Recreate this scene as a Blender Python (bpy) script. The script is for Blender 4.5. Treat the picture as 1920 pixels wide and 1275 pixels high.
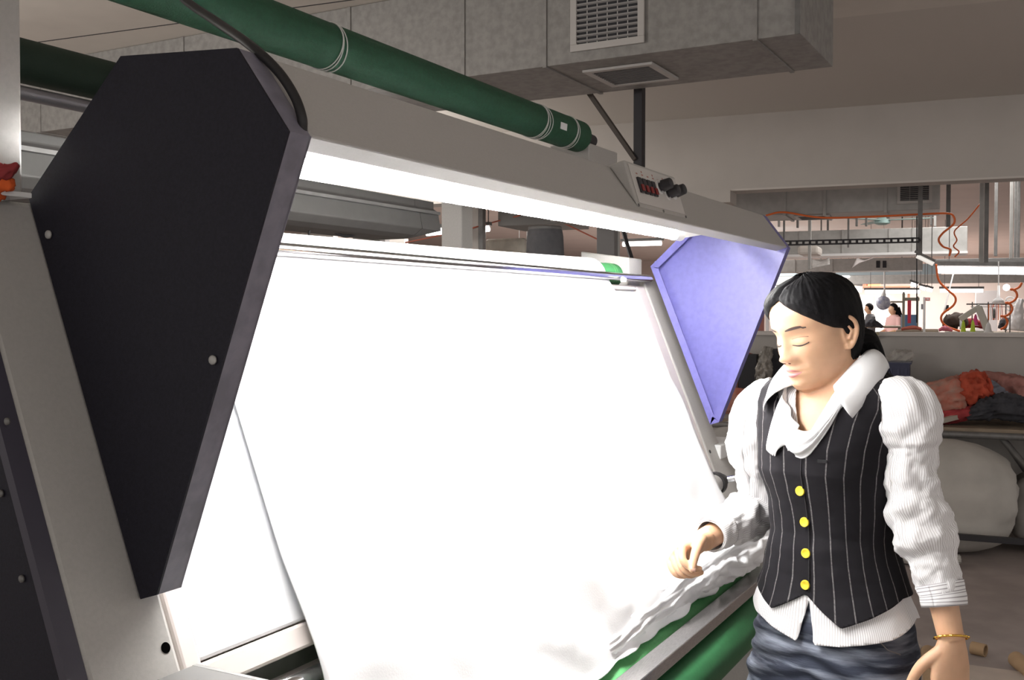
import bpy, bmesh, math, random
import numpy as np
from mathutils import Vector, Matrix, noise as mnoise
random.seed(7)
scn = bpy.context.scene
for o in list(bpy.data.objects): bpy.data.objects.remove(o)
COL = scn.collection

# ------------------------------------------------------------------ camera
F = 1920.0; CX, CY = 960.0, 637.5
CAM = np.array([0, 0, 1.52])
yaw = math.atan(1050/1920); pitch = -math.atan(49.5/1920)
FW = np.array([math.cos(pitch)*math.cos(yaw), math.cos(pitch)*math.sin(yaw), math.sin(pitch)])
RT = np.array([math.sin(yaw), -math.cos(yaw), 0.0]); UP = np.cross(RT, FW)
cam = bpy.data.cameras.new('camera'); cam_o = bpy.data.objects.new('camera', cam); COL.objects.link(cam_o)
cam.sensor_width = 36.0; cam.lens = 36.0; cam.clip_start = .05; cam.clip_end = 200
cam_o.matrix_world = Matrix(((RT[0], UP[0], -FW[0], CAM[0]), (RT[1], UP[1], -FW[1], CAM[1]), (RT[2], UP[2], -FW[2], CAM[2]), (0, 0, 0, 1)))
scn.camera = cam_o

# ------------------------------------------------------------------ world, lamps, exposure
EXPOSURE = 0.0
WORLD = 0.80
TUBE_E = 120.0
scn.view_settings.view_transform = 'Standard'; scn.view_settings.look = 'None'
scn.view_settings.gamma = 1.0; scn.view_settings.use_curve_mapping = False
scn.view_settings.exposure = EXPOSURE
w = bpy.data.worlds.new('world'); scn.world = w; w.use_nodes = True
w.node_tree.nodes['Background'].inputs[0].default_value = (1.0, .965, .93, 1)
w.node_tree.nodes['Background'].inputs[1].default_value = WORLD

def area_lamp(name, loc, sx, sy, power, col=(1, .97, .93), rz=0, rx=0):
    l = bpy.data.lights.new(name, 'AREA'); l.shape = 'RECTANGLE'; l.size = sx; l.size_y = sy; l.energy = power; l.color = col
    o = bpy.data.objects.new(name, l); COL.objects.link(o); o.location = loc; o.rotation_euler = (rx, 0, rz)
    return o
def fill_lamp(name, loc, power, r=.25, col=(1, .95, .90)):
    l = bpy.data.lights.new(name, 'POINT'); l.energy = power; l.shadow_soft_size = r; l.color = col
    o = bpy.data.objects.new(name, l); COL.objects.link(o); o.location = loc; return o
# added point lamps out of frame, for bare tubes, to brighten ceiling and duct
fill_lamp('room_fill', (-.8, -2.2, 2.35), 25)
fill_lamp('room_fill', (1.2, 4.6, 2.35), 125)
fill_lamp('room_fill', (4.4, -2.2, 2.35), 20)
fill_lamp('room_fill', (6.4, 5.0, 2.4), 60)
area_lamp('hall_lamp', (12, 1.0, 3.15), 4, 1.0, 85, rz=.1)
area_lamp('hall_lamp', (21, 6.0, 3.15), 6, 2.0, 400, rz=.1)
area_lamp('hall_lamp', (29, 4.0, 3.15), 6, 3.0, 620, rz=.1)
area_lamp('hall_lamp', (13, 8.0, 3.15), 4, 2.0, 220, rz=.1)

# ------------------------------------------------------------------ pixel and frame helpers (1920 x 1275)
def ray(px, py): return FW + RT*(px-CX)/F - UP*(py-CY)/F
def on(ax, v, px, py):
    r = ray(px, py); return CAM + r*(v-CAM[ax])/r[ax]
def dep(px, py, d): return CAM + ray(px, py)*d
RA = math.radians(6.3)
NN = np.array([math.cos(RA), math.sin(RA), 0.0]); UU = np.array([-math.sin(RA), math.cos(RA), 0.0]); ZZ = np.array([0, 0, 1.0])
def W(n, u, z): return NN*n + UU*u + ZZ*z
def rm(n, px, py):
    r = ray(px, py); P = CAM + r*(n/(r@NN)); return float(P@UU), float(P[2])

# ------------------------------------------------------------------ materials
MATS = {}
def mat(name, col, rough=.6, metal=0.0, noise=0.0, nscale=20.0, bump=0.0, bscale=60.0, emit=None, estr=0.0, spec=.5, trans=0.0, alpha=1.0, sheen=0.0, ncol=None, stretch=None, coat=0.0):
    if name in MATS: return MATS[name]
    m = bpy.data.materials.new(name); m.use_nodes = True; nt = m.node_tree; b = nt.nodes['Principled BSDF']
    c = (*col, 1.0)
    b.inputs['Base Color'].default_value = c; b.inputs['Roughness'].default_value = rough; b.inputs['Metallic'].default_value = metal
    b.inputs['Specular IOR Level'].default_value = spec
    if coat: b.inputs['Coat Weight'].default_value = coat
    if sheen: b.inputs['Sheen Weight'].default_value = sheen
    if trans: b.inputs['Transmission Weight'].default_value = trans
    if alpha < 1: b.inputs['Alpha'].default_value = alpha
    if emit: b.inputs['Emission Color'].default_value = (*emit, 1); b.inputs['Emission Strength'].default_value = estr
    if noise or bump:
        tc = nt.nodes.new('ShaderNodeTexCoord'); src = tc.outputs['Object']
        if stretch:
            mp = nt.nodes.new('ShaderNodeMapping'); mp.inputs['Scale'].default_value = stretch; nt.links.new(src, mp.inputs[0]); src = mp.outputs[0]
    if noise:
        n = nt.nodes.new('ShaderNodeTexNoise'); n.inputs['Scale'].default_value = nscale; n.inputs['Detail'].default_value = 6
        nt.links.new(src, n.inputs['Vector'])
        mx = nt.nodes.new('ShaderNodeMix'); mx.data_type = 'RGBA'
        mx.inputs[6].default_value = c
        d = ncol if ncol else tuple(v*(1-noise) for v in col)
        mx.inputs[7].default_value = (*d, 1)
        rp = nt.nodes.new('ShaderNodeValToRGB'); rp.color_ramp.elements[0].position = .38; rp.color_ramp.elements[1].position = .65
        nt.links.new(n.outputs[0], rp.inputs[0]); nt.links.new(rp.outputs[0], mx.inputs[0]); nt.links.new(mx.outputs[2], b.inputs['Base Color'])
    if bump:
        n2 = nt.nodes.new('ShaderNodeTexNoise'); n2.inputs['Scale'].default_value = bscale; n2.inputs['Detail'].default_value = 4
        nt.links.new(src, n2.inputs['Vector'])
        bp = nt.nodes.new('ShaderNodeBump'); bp.inputs['Strength'].default_value = bump; bp.inputs['Distance'].default_value = .01
        nt.links.new(n2.outputs[0], bp.inputs['Height']); nt.links.new(bp.outputs[0], b.inputs['Normal'])
    MATS[name] = m; return m

def stripe_mat(name, base, line, period, width, axis=0, rough=.8, breakup=0.0, bump=0.0, soft=False):
    """stripes along one UV axis, UV in metres"""
    m = mat(name, base, rough); nt = m.node_tree; b = nt.nodes['Principled BSDF']
    uv = nt.nodes.new('ShaderNodeUVMap'); sp = nt.nodes.new('ShaderNodeSeparateXYZ'); nt.links.new(uv.outputs[0], sp.inputs[0])
    d = nt.nodes.new('ShaderNodeMath'); d.operation = 'DIVIDE'; d.inputs[1].default_value = period; nt.links.new(sp.outputs[axis], d.inputs[0])
    fr = nt.nodes.new('ShaderNodeMath'); fr.operation = 'FRACT'; nt.links.new(d.outputs[0], fr.inputs[0])
    ls = nt.nodes.new('ShaderNodeMath'); ls.operation = 'LESS_THAN'; ls.inputs[1].default_value = width/period; nt.links.new(fr.outputs[0], ls.inputs[0])
    fac = ls.outputs[0]
    if breakup:
        n = nt.nodes.new('ShaderNodeTexNoise'); n.inputs['Scale'].default_value = 260; nt.links.new(uv.outputs[0], n.inputs['Vector'])
        mu = nt.nodes.new('ShaderNodeMath'); mu.operation = 'MULTIPLY'; nt.links.new(fac, mu.inputs[0]); nt.links.new(n.outputs[0], mu.inputs[1]); fac = mu.outputs[0]
    mx = nt.nodes.new('ShaderNodeMix'); mx.data_type = 'RGBA'; mx.inputs[6].default_value = (*base, 1); mx.inputs[7].default_value = (*line, 1)
    nt.links.new(fac, mx.inputs[0]); nt.links.new(mx.outputs[2], b.inputs['Base Color'])
    if bump:
        n2 = nt.nodes.new('ShaderNodeTexNoise'); n2.inputs['Scale'].default_value = 45; tc = nt.nodes.new('ShaderNodeTexCoord'); nt.links.new(tc.outputs['Object'], n2.inputs['Vector'])
        bp = nt.nodes.new('ShaderNodeBump'); bp.inputs['Strength'].default_value = bump; bp.inputs['Distance'].default_value = .01
        nt.links.new(n2.outputs[0], bp.inputs['Height']); nt.links.new(bp.outputs[0], b.inputs['Normal'])
    return m

wall_m   = mat('painted_wall', (.56, .525, .49), .85, noise=.06, nscale=3, bump=.05, bscale=40)
ceil_m   = mat('ceiling_board', (.68, .64, .585), .85, noise=.05, nscale=4)
low_m    = mat('grey_wall_paint', (.47, .445, .42), .85, noise=.08, nscale=5)
hall_m   = mat('hall_paint', (.80, .70, .65), .85, noise=.05, nscale=1.5)
floor_m  = mat('concrete_floor', (.36, .305, .285), .7, noise=.16, nscale=6, bump=.05)
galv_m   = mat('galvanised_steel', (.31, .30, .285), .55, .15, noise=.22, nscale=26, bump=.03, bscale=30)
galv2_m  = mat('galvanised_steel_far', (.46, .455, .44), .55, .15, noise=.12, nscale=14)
frame_m  = mat('vent_paint', (.50, .48, .46), .5)
dark_m   = mat('dark_recess', (.03, .03, .035), .8)
navy_m   = mat('navy_powder_coat', (.0125, .0115, .021), .6, spec=.3, noise=.25, nscale=300, bump=.05, bscale=700)
blue_m   = mat('blue_powder_coat', (.155, .148, .41), .32, noise=.12, nscale=60, bump=.04, bscale=500)
rim_m    = mat('lit_navy_edge', (.22, .21, .26), .4, noise=.25, nscale=40)  # same navy as the plate; light on the edge put into its colour
grey_m   = mat('grey_hammered_paint', (.44, .425, .405), .5, noise=.05, nscale=300, bump=.08, bscale=900)
stile_m  = mat('light_grey_paint', (.43, .415, .395), .5, noise=.06, nscale=200, bump=.05, bscale=700)
white_m  = mat('white_enamel', (.82, .82, .82), .4)
beige_m  = mat('beige_frame_paint', (.66, .60, .57), .45)
panel_m  = mat('opal_panel', (.86, .875, .90), .35)
chrome_m = mat('polished_chrome', (.78, .78, .80), .12, 1.0)
alu_m    = mat('brushed_aluminium', (.66, .64, .64), .16, .85, noise=.25, nscale=60, stretch=(1, 12, 12), bump=.04, bscale=90)
green_m  = mat('green_rubber_wrap', (.012, .075, .035), .7, noise=.2, nscale=120, bump=.12, bscale=300)
green2_m = mat('lit_green_rubber', (.12, .42, .16), .6, noise=.12, nscale=90, bump=.08, bscale=300)  # green lightened so lamp light on the front roller sits in its colour
black_m  = mat('black_rubber', (.015, .014, .015), .55)
blk_m    = mat('black_steel', (.022, .02, .024), .6)
steel_m  = mat('dull_steel', (.20, .195, .19), .5, .4, noise=.2, nscale=20)
zinc_m   = mat('zinc_tube', (.26, .25, .27), .4, .6)
string_m = mat('white_string', (.62, .62, .60), .8)
tube_m   = mat('lamp_tube', (.9, .9, .9), .4, emit=(1, .99, .97), estr=TUBE_E)
ftube_m  = mat('far_lamp_tube', (.9, .9, .9), .4, emit=(1, .98, .97), estr=7)
window_m = mat('bright_window', (.9, .9, .9), .4, emit=(1, .96, .9), estr=1.5)
cloth_m  = mat('white_knit', (.92, .92, .935), .85, bump=.05, bscale=300)
red_m    = mat('red_plastic', (.22, .02, .02), .3)
label_m  = mat('control_plate', (.58, .555, .53), .4)
skin_m   = mat('skin', (.62, .375, .235), .5, noise=.08, nscale=40, bump=.03, bscale=300)
skin_m.node_tree.nodes['Principled BSDF'].inputs['Subsurface Weight'].default_value = .12
skin_m.node_tree.nodes['Principled BSDF'].inputs['Subsurface Radius'].default_value = (.01, .004, .002)
hair_m   = mat('black_hair', (.0055, .005, .006), .68, spec=.14, noise=.5, nscale=20, stretch=(60, 60, 2), bump=.15, bscale=16)
lips_m   = mat('lips', (.42, .15, .15), .4)
brow_m   = mat('brow_hair', (.05, .03, .025), .8)
shirt_m  = stripe_mat('striped_shirt', (.80, .79, .80), (.50, .47, .47), .0042, .0013, 0, bump=.12)
cuff_m   = stripe_mat('cuff_stripes', (.80, .79, .80), (.34, .32, .33), .0062, .0018, 1)
plain_m  = mat('white_cotton', (.82, .82, .83), .85, bump=.06, bscale=80)
vest_m   = stripe_mat('pinstripe_wool', (.0095, .0085, .0105), (.22, .205, .205), .034, .0024, 0, breakup=1, rough=.9)
vest_m.node_tree.nodes['Principled BSDF'].inputs['Specular IOR Level'].default_value = .15
jean_m   = mat('faded_denim', (.016, .021, .038), .85, noise=.1, nscale=3.2, ncol=(.20, .22, .27), stretch=(2.0, 2.0, 15), bump=.2, bscale=22)
for _n in jean_m.node_tree.nodes:
    if _n.bl_idname == 'ShaderNodeValToRGB': _n.color_ramp.elements[0].position = .47; _n.color_ramp.elements[1].position = .70
yellow_m = mat('yellow_button', (.66, .50, .03), .35)
gold_m   = mat('gold', (.85, .52, .10), .25, 1.0)
orange_m = mat('orange_cloth', (.75, .12, .02), .8)
redcl_m  = mat('dark_red_cloth', (.40, .045, .05), .85, noise=.4, nscale=10)
salmon_m = mat('salmon_mesh_bag', (.50, .17, .12), .8, noise=.45, nscale=14, ncol=(.42, .25, .20), bump=.2, bscale=25)
vermil_m = mat('vermilion_cloth', (.56, .085, .04), .8, noise=.25, nscale=18, bump=.2, bscale=30)
slate_m  = mat('slate_cloth', (.22, .23, .28), .85, noise=.2, nscale=10, bump=.2, bscale=25)
char_m   = mat('charcoal_cloth', (.055, .055, .065), .9, noise=.4, nscale=12, bump=.3, bscale=40)
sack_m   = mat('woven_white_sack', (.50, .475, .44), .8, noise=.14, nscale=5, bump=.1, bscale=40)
wood_m   = mat('worn_wood', (.30, .235, .17), .7, noise=.3, nscale=8, stretch=(1, 1, 12))
card_m   = mat('cardboard', (.40, .265, .15), .8, noise=.2, nscale=8)
kraft_m  = mat('kraft_paper', (.50, .42, .36), .8, noise=.12, nscale=6)
crate_m  = mat('blue_crate', (.045, .05, .10), .5)
clear_m  = mat('clear_plastic', (.62, .58, .53), .25, alpha=.35)
ohose_m  = mat('orange_hose', (.85, .17, .035), .4)
pinkcl_m = mat('pink_cloth', (.72, .20, .28), .8)
bluecl_m = mat('blue_cloth', (.15, .28, .48), .8)
pinkshirt_m = mat('pink_shirt', (.62, .38, .36), .8)
greyshirt_m = mat('dark_grey_shirt', (.10, .10, .11), .8)
lime_m   = mat('lime_spool', (.55, .75, .05), .5)
teal_m   = mat('teal_fan', (.36, .52, .50), .5)
bluebeam_m = mat('blue_grey_steel', (.36, .44, .48), .6)
brown_m  = mat('brown_cloth', (.10, .075, .065), .9, noise=.3, nscale=8)
doorred_m = mat('red_brown_panel', (.30, .12, .10), .6)
shelfor_m = mat('orange_carton', (.85, .42, .16), .7)
shelfrd_m = mat('red_carton', (.75, .16, .10), .7)
lampbox_m = mat('grey_lamp_trough', (.085, .081, .077), .6, noise=.1, nscale=30)
pail_m   = mat('charcoal_pail', (.10, .098, .105), .85, noise=.15, nscale=40)

# ------------------------------------------------------------------ mesh builder
class MB:
    def __init__(s): s.v = []; s.f = []; s.uv = None
    def add(s, vs, fs, uvs=None):
        k = len(s.v); s.v += [tuple(map(float, p)) for p in vs]; s.f += [tuple(i+k for i in f) for f in fs]
        if uvs is not None:
            if s.uv is None: s.uv = [(0, 0)]*k
            s.uv += [tuple(map(float, q)) for q in uvs]
        elif s.uv is not None: s.uv += [(0, 0)]*len(vs)
        return s
    def hexa(s, p):       # 8 points: bottom 4 then top 4
        return s.add(p, [(0, 3, 2, 1), (4, 5, 6, 7), (0, 1, 5, 4), (1, 2, 6, 5), (2, 3, 7, 6), (3, 0, 4, 7)])
    def box(s, x0, x1, y0, y1, z0, z1):
        return s.hexa([(x0, y0, z0), (x1, y0, z0), (x1, y1, z0), (x0, y1, z0), (x0, y0, z1), (x1, y0, z1), (x1, y1, z1), (x0, y1, z1)])
    def rbox(s, n0, n1, u0, u1, z0, z1):      # box in the room frame
        return s.hexa([W(n, u, z) for z in (z0, z1) for n, u in ((n0, u0), (n1, u0), (n1, u1), (n0, u1))])
    def prism(s, poly, x0, x1):   # polygon in (y, z) pushed along x
        n = len(poly); vs = [(x0, a, b) for a, b in poly] + [(x1, a, b) for a, b in poly]
        fs = [tuple(range(n)), tuple(range(2*n-1, n-1, -1))] + [(i, i+n, (i+1) % n+n, (i+1) % n) for i in range(n)]
        return s.add(vs, fs)
    def bar(s, a, b, w, h=None, up=(0, 0, 1)):
        a = np.array(a, float); b = np.array(b, float); h = h or w
        d = (b-a)/np.linalg.norm(b-a); up = np.array(up, float)
        if abs(d@up) > .97: up = np.array([1.0, 0, 0])
        r = np.cross(d, up); r /= np.linalg.norm(r); q = np.cross(r, d)
        return s.hexa([p + r*i*w/2 + q*j*h/2 for p in (a, b) for i, j in ((-1, -1), (1, -1), (1, 1), (-1, 1))])
    def tube(s, path, r, seg=12, cap=True):
        P = [np.array(p, float) for p in path]; n = len(P)
        rs = r if hasattr(r, '__len__') else [r]*n
        rings = []; ref = None
        for i in range(n):
            d = P[min(i+1, n-1)] - P[max(i-1, 0)]; d = d/np.linalg.norm(d)
            if ref is None:
                ref = np.array([0, 0, 1.0]) if abs(d[2]) < .9 else np.array([1.0, 0, 0])
            a = ref - d*(ref@d); a /= np.linalg.norm(a); ref = a; b = np.cross(d, a)
            rings.append([P[i] + rs[i]*(math.cos(t)*a + math.sin(t)*b) for t in np.linspace(0, 2*math.pi, seg, endpoint=False)])
        return s.loft(rings, cap)
    def loft(s, rings, cap=True, closed=True):
        m = len(rings[0]); vs = [p for r in rings for p in r]; fs = []
        k = m if closed else m-1
        for i in range(len(rings)-1):
            for j in range(k):
                fs.append((i*m+j, i*m+(j+1) % m, (i+1)*m+(j+1) % m, (i+1)*m+j))
        if cap and closed: fs.append(tuple(range(m-1, -1, -1))); fs.append(tuple((len(rings)-1)*m+j for j in range(m)))
        return s.add(vs, fs)
    def grid(s, pts, uvs=None):
        nr = len(pts); nc = len(pts[0])
        vs = [p for r in pts for p in r]; fs = [(i*nc+j, i*nc+j+1, (i+1)*nc+j+1, (i+1)*nc+j) for i in range(nr-1) for j in range(nc-1)]
        return s.add(vs, fs, [q for r in uvs for q in r] if uvs is not None else None)
    def lathe(s, c, axis, prof, seg=24, cap=True):   # prof: (distance along axis, radius)
        c = np.array(c, float); d = np.array(axis, float); d /= np.linalg.norm(d)
        ref = np.array([0, 0, 1.0]) if abs(d[2]) < .9 else np.array([1.0, 0, 0])
        a = np.cross(ref, d); a /= np.linalg.norm(a); b = np.cross(d, a)
        return s.loft([[c + d*t + max(r, 1e-4)*(math.cos(q)*a + math.sin(q)*b) for q in np.linspace(0, 2*math.pi, seg, endpoint=False)] for t, r in prof], cap)
    def sphere(s, c, rad, seg=16, rings=10):
        rad = np.array(rad if hasattr(rad, '__len__') else [rad]*3, float); c = np.array(c, float)
        return s.loft([[c + rad*np.array([math.sin(t)*math.cos(q), math.sin(t)*math.sin(q), math.cos(t)]) for q in np.linspace(0, 2*math.pi, seg, endpoint=False)] for t in np.linspace(math.pi-.05, .05, rings)])
    def clip(s, fn):      # keep the side where fn(p) >= 0
        val = [fn(p) for p in s.v]; nv = list(s.v); nuv = list(s.uv) if s.uv else None; cache = {}; nf = []
        def cut(a, b):
            k = (min(a, b), max(a, b))
            if k not in cache:
                t = val[a]/(val[a]-val[b]); cache[k] = len(nv)
                nv.append(tuple(s.v[a][q]+(s.v[b][q]-s.v[a][q])*t for q in range(3)))
                if nuv is not None: nuv.append(tuple(s.uv[a][q]+(s.uv[b][q]-s.uv[a][q])*t for q in range(2)))
            return cache[k]
        for f in s.f:
            out = []
            for i, a in enumerate(f):
                b = f[(i+1) % len(f)]
                if val[a] >= 0: out.append(a)
                if (val[a] >= 0) != (val[b] >= 0): out.append(cut(a, b))
            if len(out) > 2: nf.append(tuple(out))
        used = sorted({i for f in nf for i in f}); mp = {i: k for k, i in enumerate(used)}
        s.v = [nv[i] for i in used]; s.f = [tuple(mp[i] for i in f) for f in nf]
        if nuv is not None: s.uv = [nuv[i] for i in used]
        return s
    def build(s, name, m, parent=None, smooth=False, bevel=0, solid=0, subsurf=0, origin=None, seg=2, auto=None):
        V = np.array(s.v); c = (V.min(0)+V.max(0))/2 if origin is None else np.array(origin, float)
        me = bpy.data.meshes.new(name); me.from_pydata([tuple(p) for p in V-c], [], s.f)
        if s.uv is not None:
            ul = me.uv_layers.new(name='UVMap'); idx = np.zeros(len(me.loops), dtype=np.int32); me.loops.foreach_get('vertex_index', idx)
            ul.data.foreach_set('uv', np.array(s.uv, dtype=np.float32)[idx].ravel())
        me.validate(); 
        bm = bmesh.new(); bm.from_mesh(me); bmesh.ops.recalc_face_normals(bm, faces=bm.faces); bm.to_mesh(me); bm.free()
        me.materials.append(m)
        o = bpy.data.objects.new(name, me); COL.objects.link(o); o.location = c
        if smooth: me.polygons.foreach_set('use_smooth', [True]*len(me.polygons))
        if parent is not None: attach(o, parent)
        if solid:
            md = o.modifiers.new('solid', 'SOLIDIFY'); md.thickness = solid; md.offset = 0
        if bevel:
            md = o.modifiers.new('bevel', 'BEVEL'); md.width = bevel; md.segments = seg; md.limit_method = 'ANGLE'; md.angle_limit = math.radians(40)
        if subsurf:
            md = o.modifiers.new('sub', 'SUBSURF'); md.levels = subsurf; md.render_levels = subsurf
        if auto:
            me.polygons.foreach_set('use_smooth', [True]*len(me.polygons)); me.set_sharp_from_angle(angle=math.radians(auto))
        return o
def wloc(o):
    p = Vector(o.location)
    while o.parent is not None: o = o.parent; p = Vector(o['_w']) if '_w' in o else Vector(o.location); break
    return p
WL = {}
def attach(o, parent):
    """parent without moving; every object is unrotated while it is being built"""
    pw = WL.get(parent.name, Vector(parent.location))
    WL[o.name] = Vector(o.location)
    o.parent = parent; o.location = Vector(o.location) - pw
def thing(name, loc, label, cat, group=None):
    o = bpy.data.objects.new(name, None); COL.objects.link(o); o.location = loc; o.empty_display_size = .1
    WL[o.name] = Vector(o.location); return tag(o, label, cat, group)
def tag(o, label, cat, group=None):
    o['label'] = label; o['category'] = cat
    if group: o['group'] = group
    return o
def struct(o): o['kind'] = 'structure'; return o
def twin(o, delta, parent=None, label=None, group=None):     # a copy of a single mesh, sharing its data
    c = o.copy(); COL.objects.link(c)
    c.location = Vector(o.location) + Vector(delta)
    if parent is not None: c.parent = parent
    if label: c['label'] = label
    if group: c['group'] = group
    return c
def fbm(p, s=1.0, o=3): return mnoise.fractal(Vector(p)*s, 1.0, 2.0, o)

# =================================================================== SETTING
ZC = 3.04
WALL_N = 7.945
struct(MB().rbox(-4, 36, -9, 20, -.12, 0).build('floor', floor_m))
slab = struct(MB().rbox(-4, WALL_N+.25, -6, 12, ZC+.03, ZC+.16).build('ceiling', ceil_m))
# ceiling boards over the near bay with dark strips painting the shade of open joints, one plastered field towards the bulkhead
pw = 1.22; b0 = None
NJ = float(np.array([3.85, 4.64, 0])@NN)
for i in range(-5, 1):
    n0 = NJ + i*pw
    if b0 is None: b0 = MB().rbox(n0, n0+pw-.010, -6, 12, ZC, ZC+.03).build('board', ceil_m, slab); bl = Vector(b0.location); nb0 = n0
    else:
        o = twin(b0, (0, 0, 0), slab); o.location = bl + Vector(W(n0-nb0, 0, 0))
for i in range(-5, 1):
    MB().rbox(NJ+i*pw-.010, NJ+i*pw, -6, 12, ZC-.0012, ZC+.03).build('joint_shade', dark_m, slab)  # flush dark strip stands in for the shade of the gap
MB().rbox(NJ+pw-.0102, WALL_N+.2, -6, 12, ZC, ZC+.03).build('plaster_field', mat('ceiling_plaster', (.60, .565, .52), .85), slab)
# bulkhead beam over the opening, with its lower step, and the waist-high partition
struct(MB().rbox(WALL_N, WALL_N+.25, -6, 12, 2.467, ZC+.03).build('trim_1', wall_m))
struct(MB().rbox(WALL_N-.02, WALL_N+.25, 1.452, 3.0, 2.375, 2.47).build('trim_2', wall_m))
struct(MB().rbox(WALL_N-.006, WALL_N+.01, -6, 1.452, 2.462, 2.476).build('trim_3', mat('pale_edge', (.66, .62, .58), .8)))
lw = struct(MB().rbox(WALL_N, WALL_N+.16, -6, 12, 0, 1.355).build('wall_right', low_m))
MB().rbox(WALL_N-.02, WALL_N+.18, -6, 12, 1.355, 1.385).build('coping', mat('wall_coping', (.62, .58, .55), .7), lw, bevel=.004)
# the sewing hall beyond
struct(MB().rbox(34, 34.2, -9, 20, 0, 3.4).build('wall_back', hall_m))
struct(MB().rbox(WALL_N+.25, 34, -9.2, -9, 0, 3.4).build('wall_front', hall_m))
struct(MB().rbox(WALL_N+.25, 34, 20, 20.2, 0, 3.4).build('wall_left', hall_m))
struct(MB().rbox(WALL_N+.25, 34.2, -9, 20, 3.3, 3.45).build('ceiling', hall_m))

# =================================================================== DUCTS
def vent(name, parent, origin, ax, ay, w, h, slats, vert=3, depth=.03, fw_=.03):
    """grille: frame with a dark sheet painting its inner shade, slats each on their own, thin rods behind. origin = corner, ax/ay unit vectors in its face, normal = outward"""
    ax = np.array(ax, float); ay = np.array(ay, float); nn = np.cross(ax, ay)
    o = np.array(origin, float)
    def B(mb, a0, a1, b0, b1, d0, d1):
        return mb.hexa([o+ax*a+ay*b+nn*d for d in (d0, d1) for a, b in ((a0, b0), (a1, b0), (a1, b1), (a0, b1))])
    fr = MB(); B(fr, 0, w, 0, fw_, 0, .012); B(fr, 0, w, h-fw_, h, 0, .012); B(fr, 0, fw_, fw_, h-fw_, 0, .012); B(fr, w-fw_, w, fw_, h-fw_, 0, .012)
    f = fr.build(name, frame_m, parent, bevel=.002)
    B(MB(), fw_, w-fw_, fw_, h-fw_, .0005, .0015).build('shade_sheet', dark_m, f)  # dark sheet in front of the duct wall paints the shade behind the slats
    st = (h-2*fw_)/slats; first = None
    for k in range(slats):
        b = fw_+st*(k+.5); t = st*.22
        if first is None:
            m = MB(); m.hexa([o+ax*a+ay*(b+db)+nn*d for (db, d) in ((-t, .004), (-t*.2, .004)) for a in (fw_, w-fw_) for _ in (0,)] + [o+ax*a+ay*(b+db)+nn*d for (db, d) in ((t*.2, .011), (t, .011)) for a in (fw_, w-fw_)]) if False else \
                m.hexa([o+ax*a+ay*(b+db)+nn*d for d in (.003, .010) for a, db in ((fw_, -t*(1 if d < .005 else .1)), (w-fw_, -t*(1 if d < .005 else .1)), (w-fw_, t*(.1 if d < .005 else 1)), (fw_, t*(.1 if d < .005 else 1)))])
            first = m.build('slat', mat('slat_grey', (.30, .29, .285), .5), f); b00 = b
        else: twin(first, tuple(ay*(b-b00)), f)
    rods = MB()
    for k in range(1, vert+1):
        a = fw_+(w-2*fw_)*k/(vert+1); B(rods, a-.002, a+.002, fw_, h-fw_, .0015, .003)
    if vert: rods.build('rod', frame_m, f)
    return f

DX0, DX1, DZ = 4.10, 4.72, 2.62
duct = thing('air_duct', (4.4, 3, 2.62), 'large galvanised sheet metal duct with two grilles hanging under the ceiling behind the machine', 'duct')
edges = [.947, 1.13, 2.075, 2.50, 3.16, 4.3, 5.5, 6.7]
for a, b in zip(edges[:-1], edges[1:]):
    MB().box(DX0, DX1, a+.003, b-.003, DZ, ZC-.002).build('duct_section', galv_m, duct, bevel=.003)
for y in edges[1:-1]:
    fl = MB(); fl.box(DX0-.006, DX1+.006, y-.009, y+.009, DZ-.006, ZC-.003); fl.build('flange', galv_m, duct)
# pressed cross-break rib at the end piece
MB().box(DX0-.004, DX0, .952, .972, DZ, ZC-.003).build('corner_bead', steel_m, duct)
vent('side_grille', duct, (DX0-.002, 1.945, DZ+.045), (0, -1, 0), (0, 0, 1), .345, .40-.045, 13, 5)
vent('bottom_grille', duct, (4.58, 1.955, DZ-.001), (0, -1, 0), (-1, 0, 0), .335, .345, 12, 0)

def rduct(name, label, n0, n1, u0, u1, z0, z1, seams, m=galv2_m, cat='duct', group=None):
    t = thing(name, W((n0+n1)/2, (u0+u1)/2, z0), label, cat, group)
    us = [u0]+sorted(seams)+[u1]
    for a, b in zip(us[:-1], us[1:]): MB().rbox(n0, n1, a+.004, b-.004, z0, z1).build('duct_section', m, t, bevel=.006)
    for a in (u0+.35, (u0+u1)/2, u1-.3):
        if z1 < 3.2: MB().rbox(n1-.03, n1-.01, a-.012, a+.012, z1, 3.31).build('hanger', steel_m, t)
    for a in us[1:-1]: MB().rbox(n0-.012, n1+.012, a-.012, a+.012, z0-.012, z1).build('flange', galv2_m, t)
    return t
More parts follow.
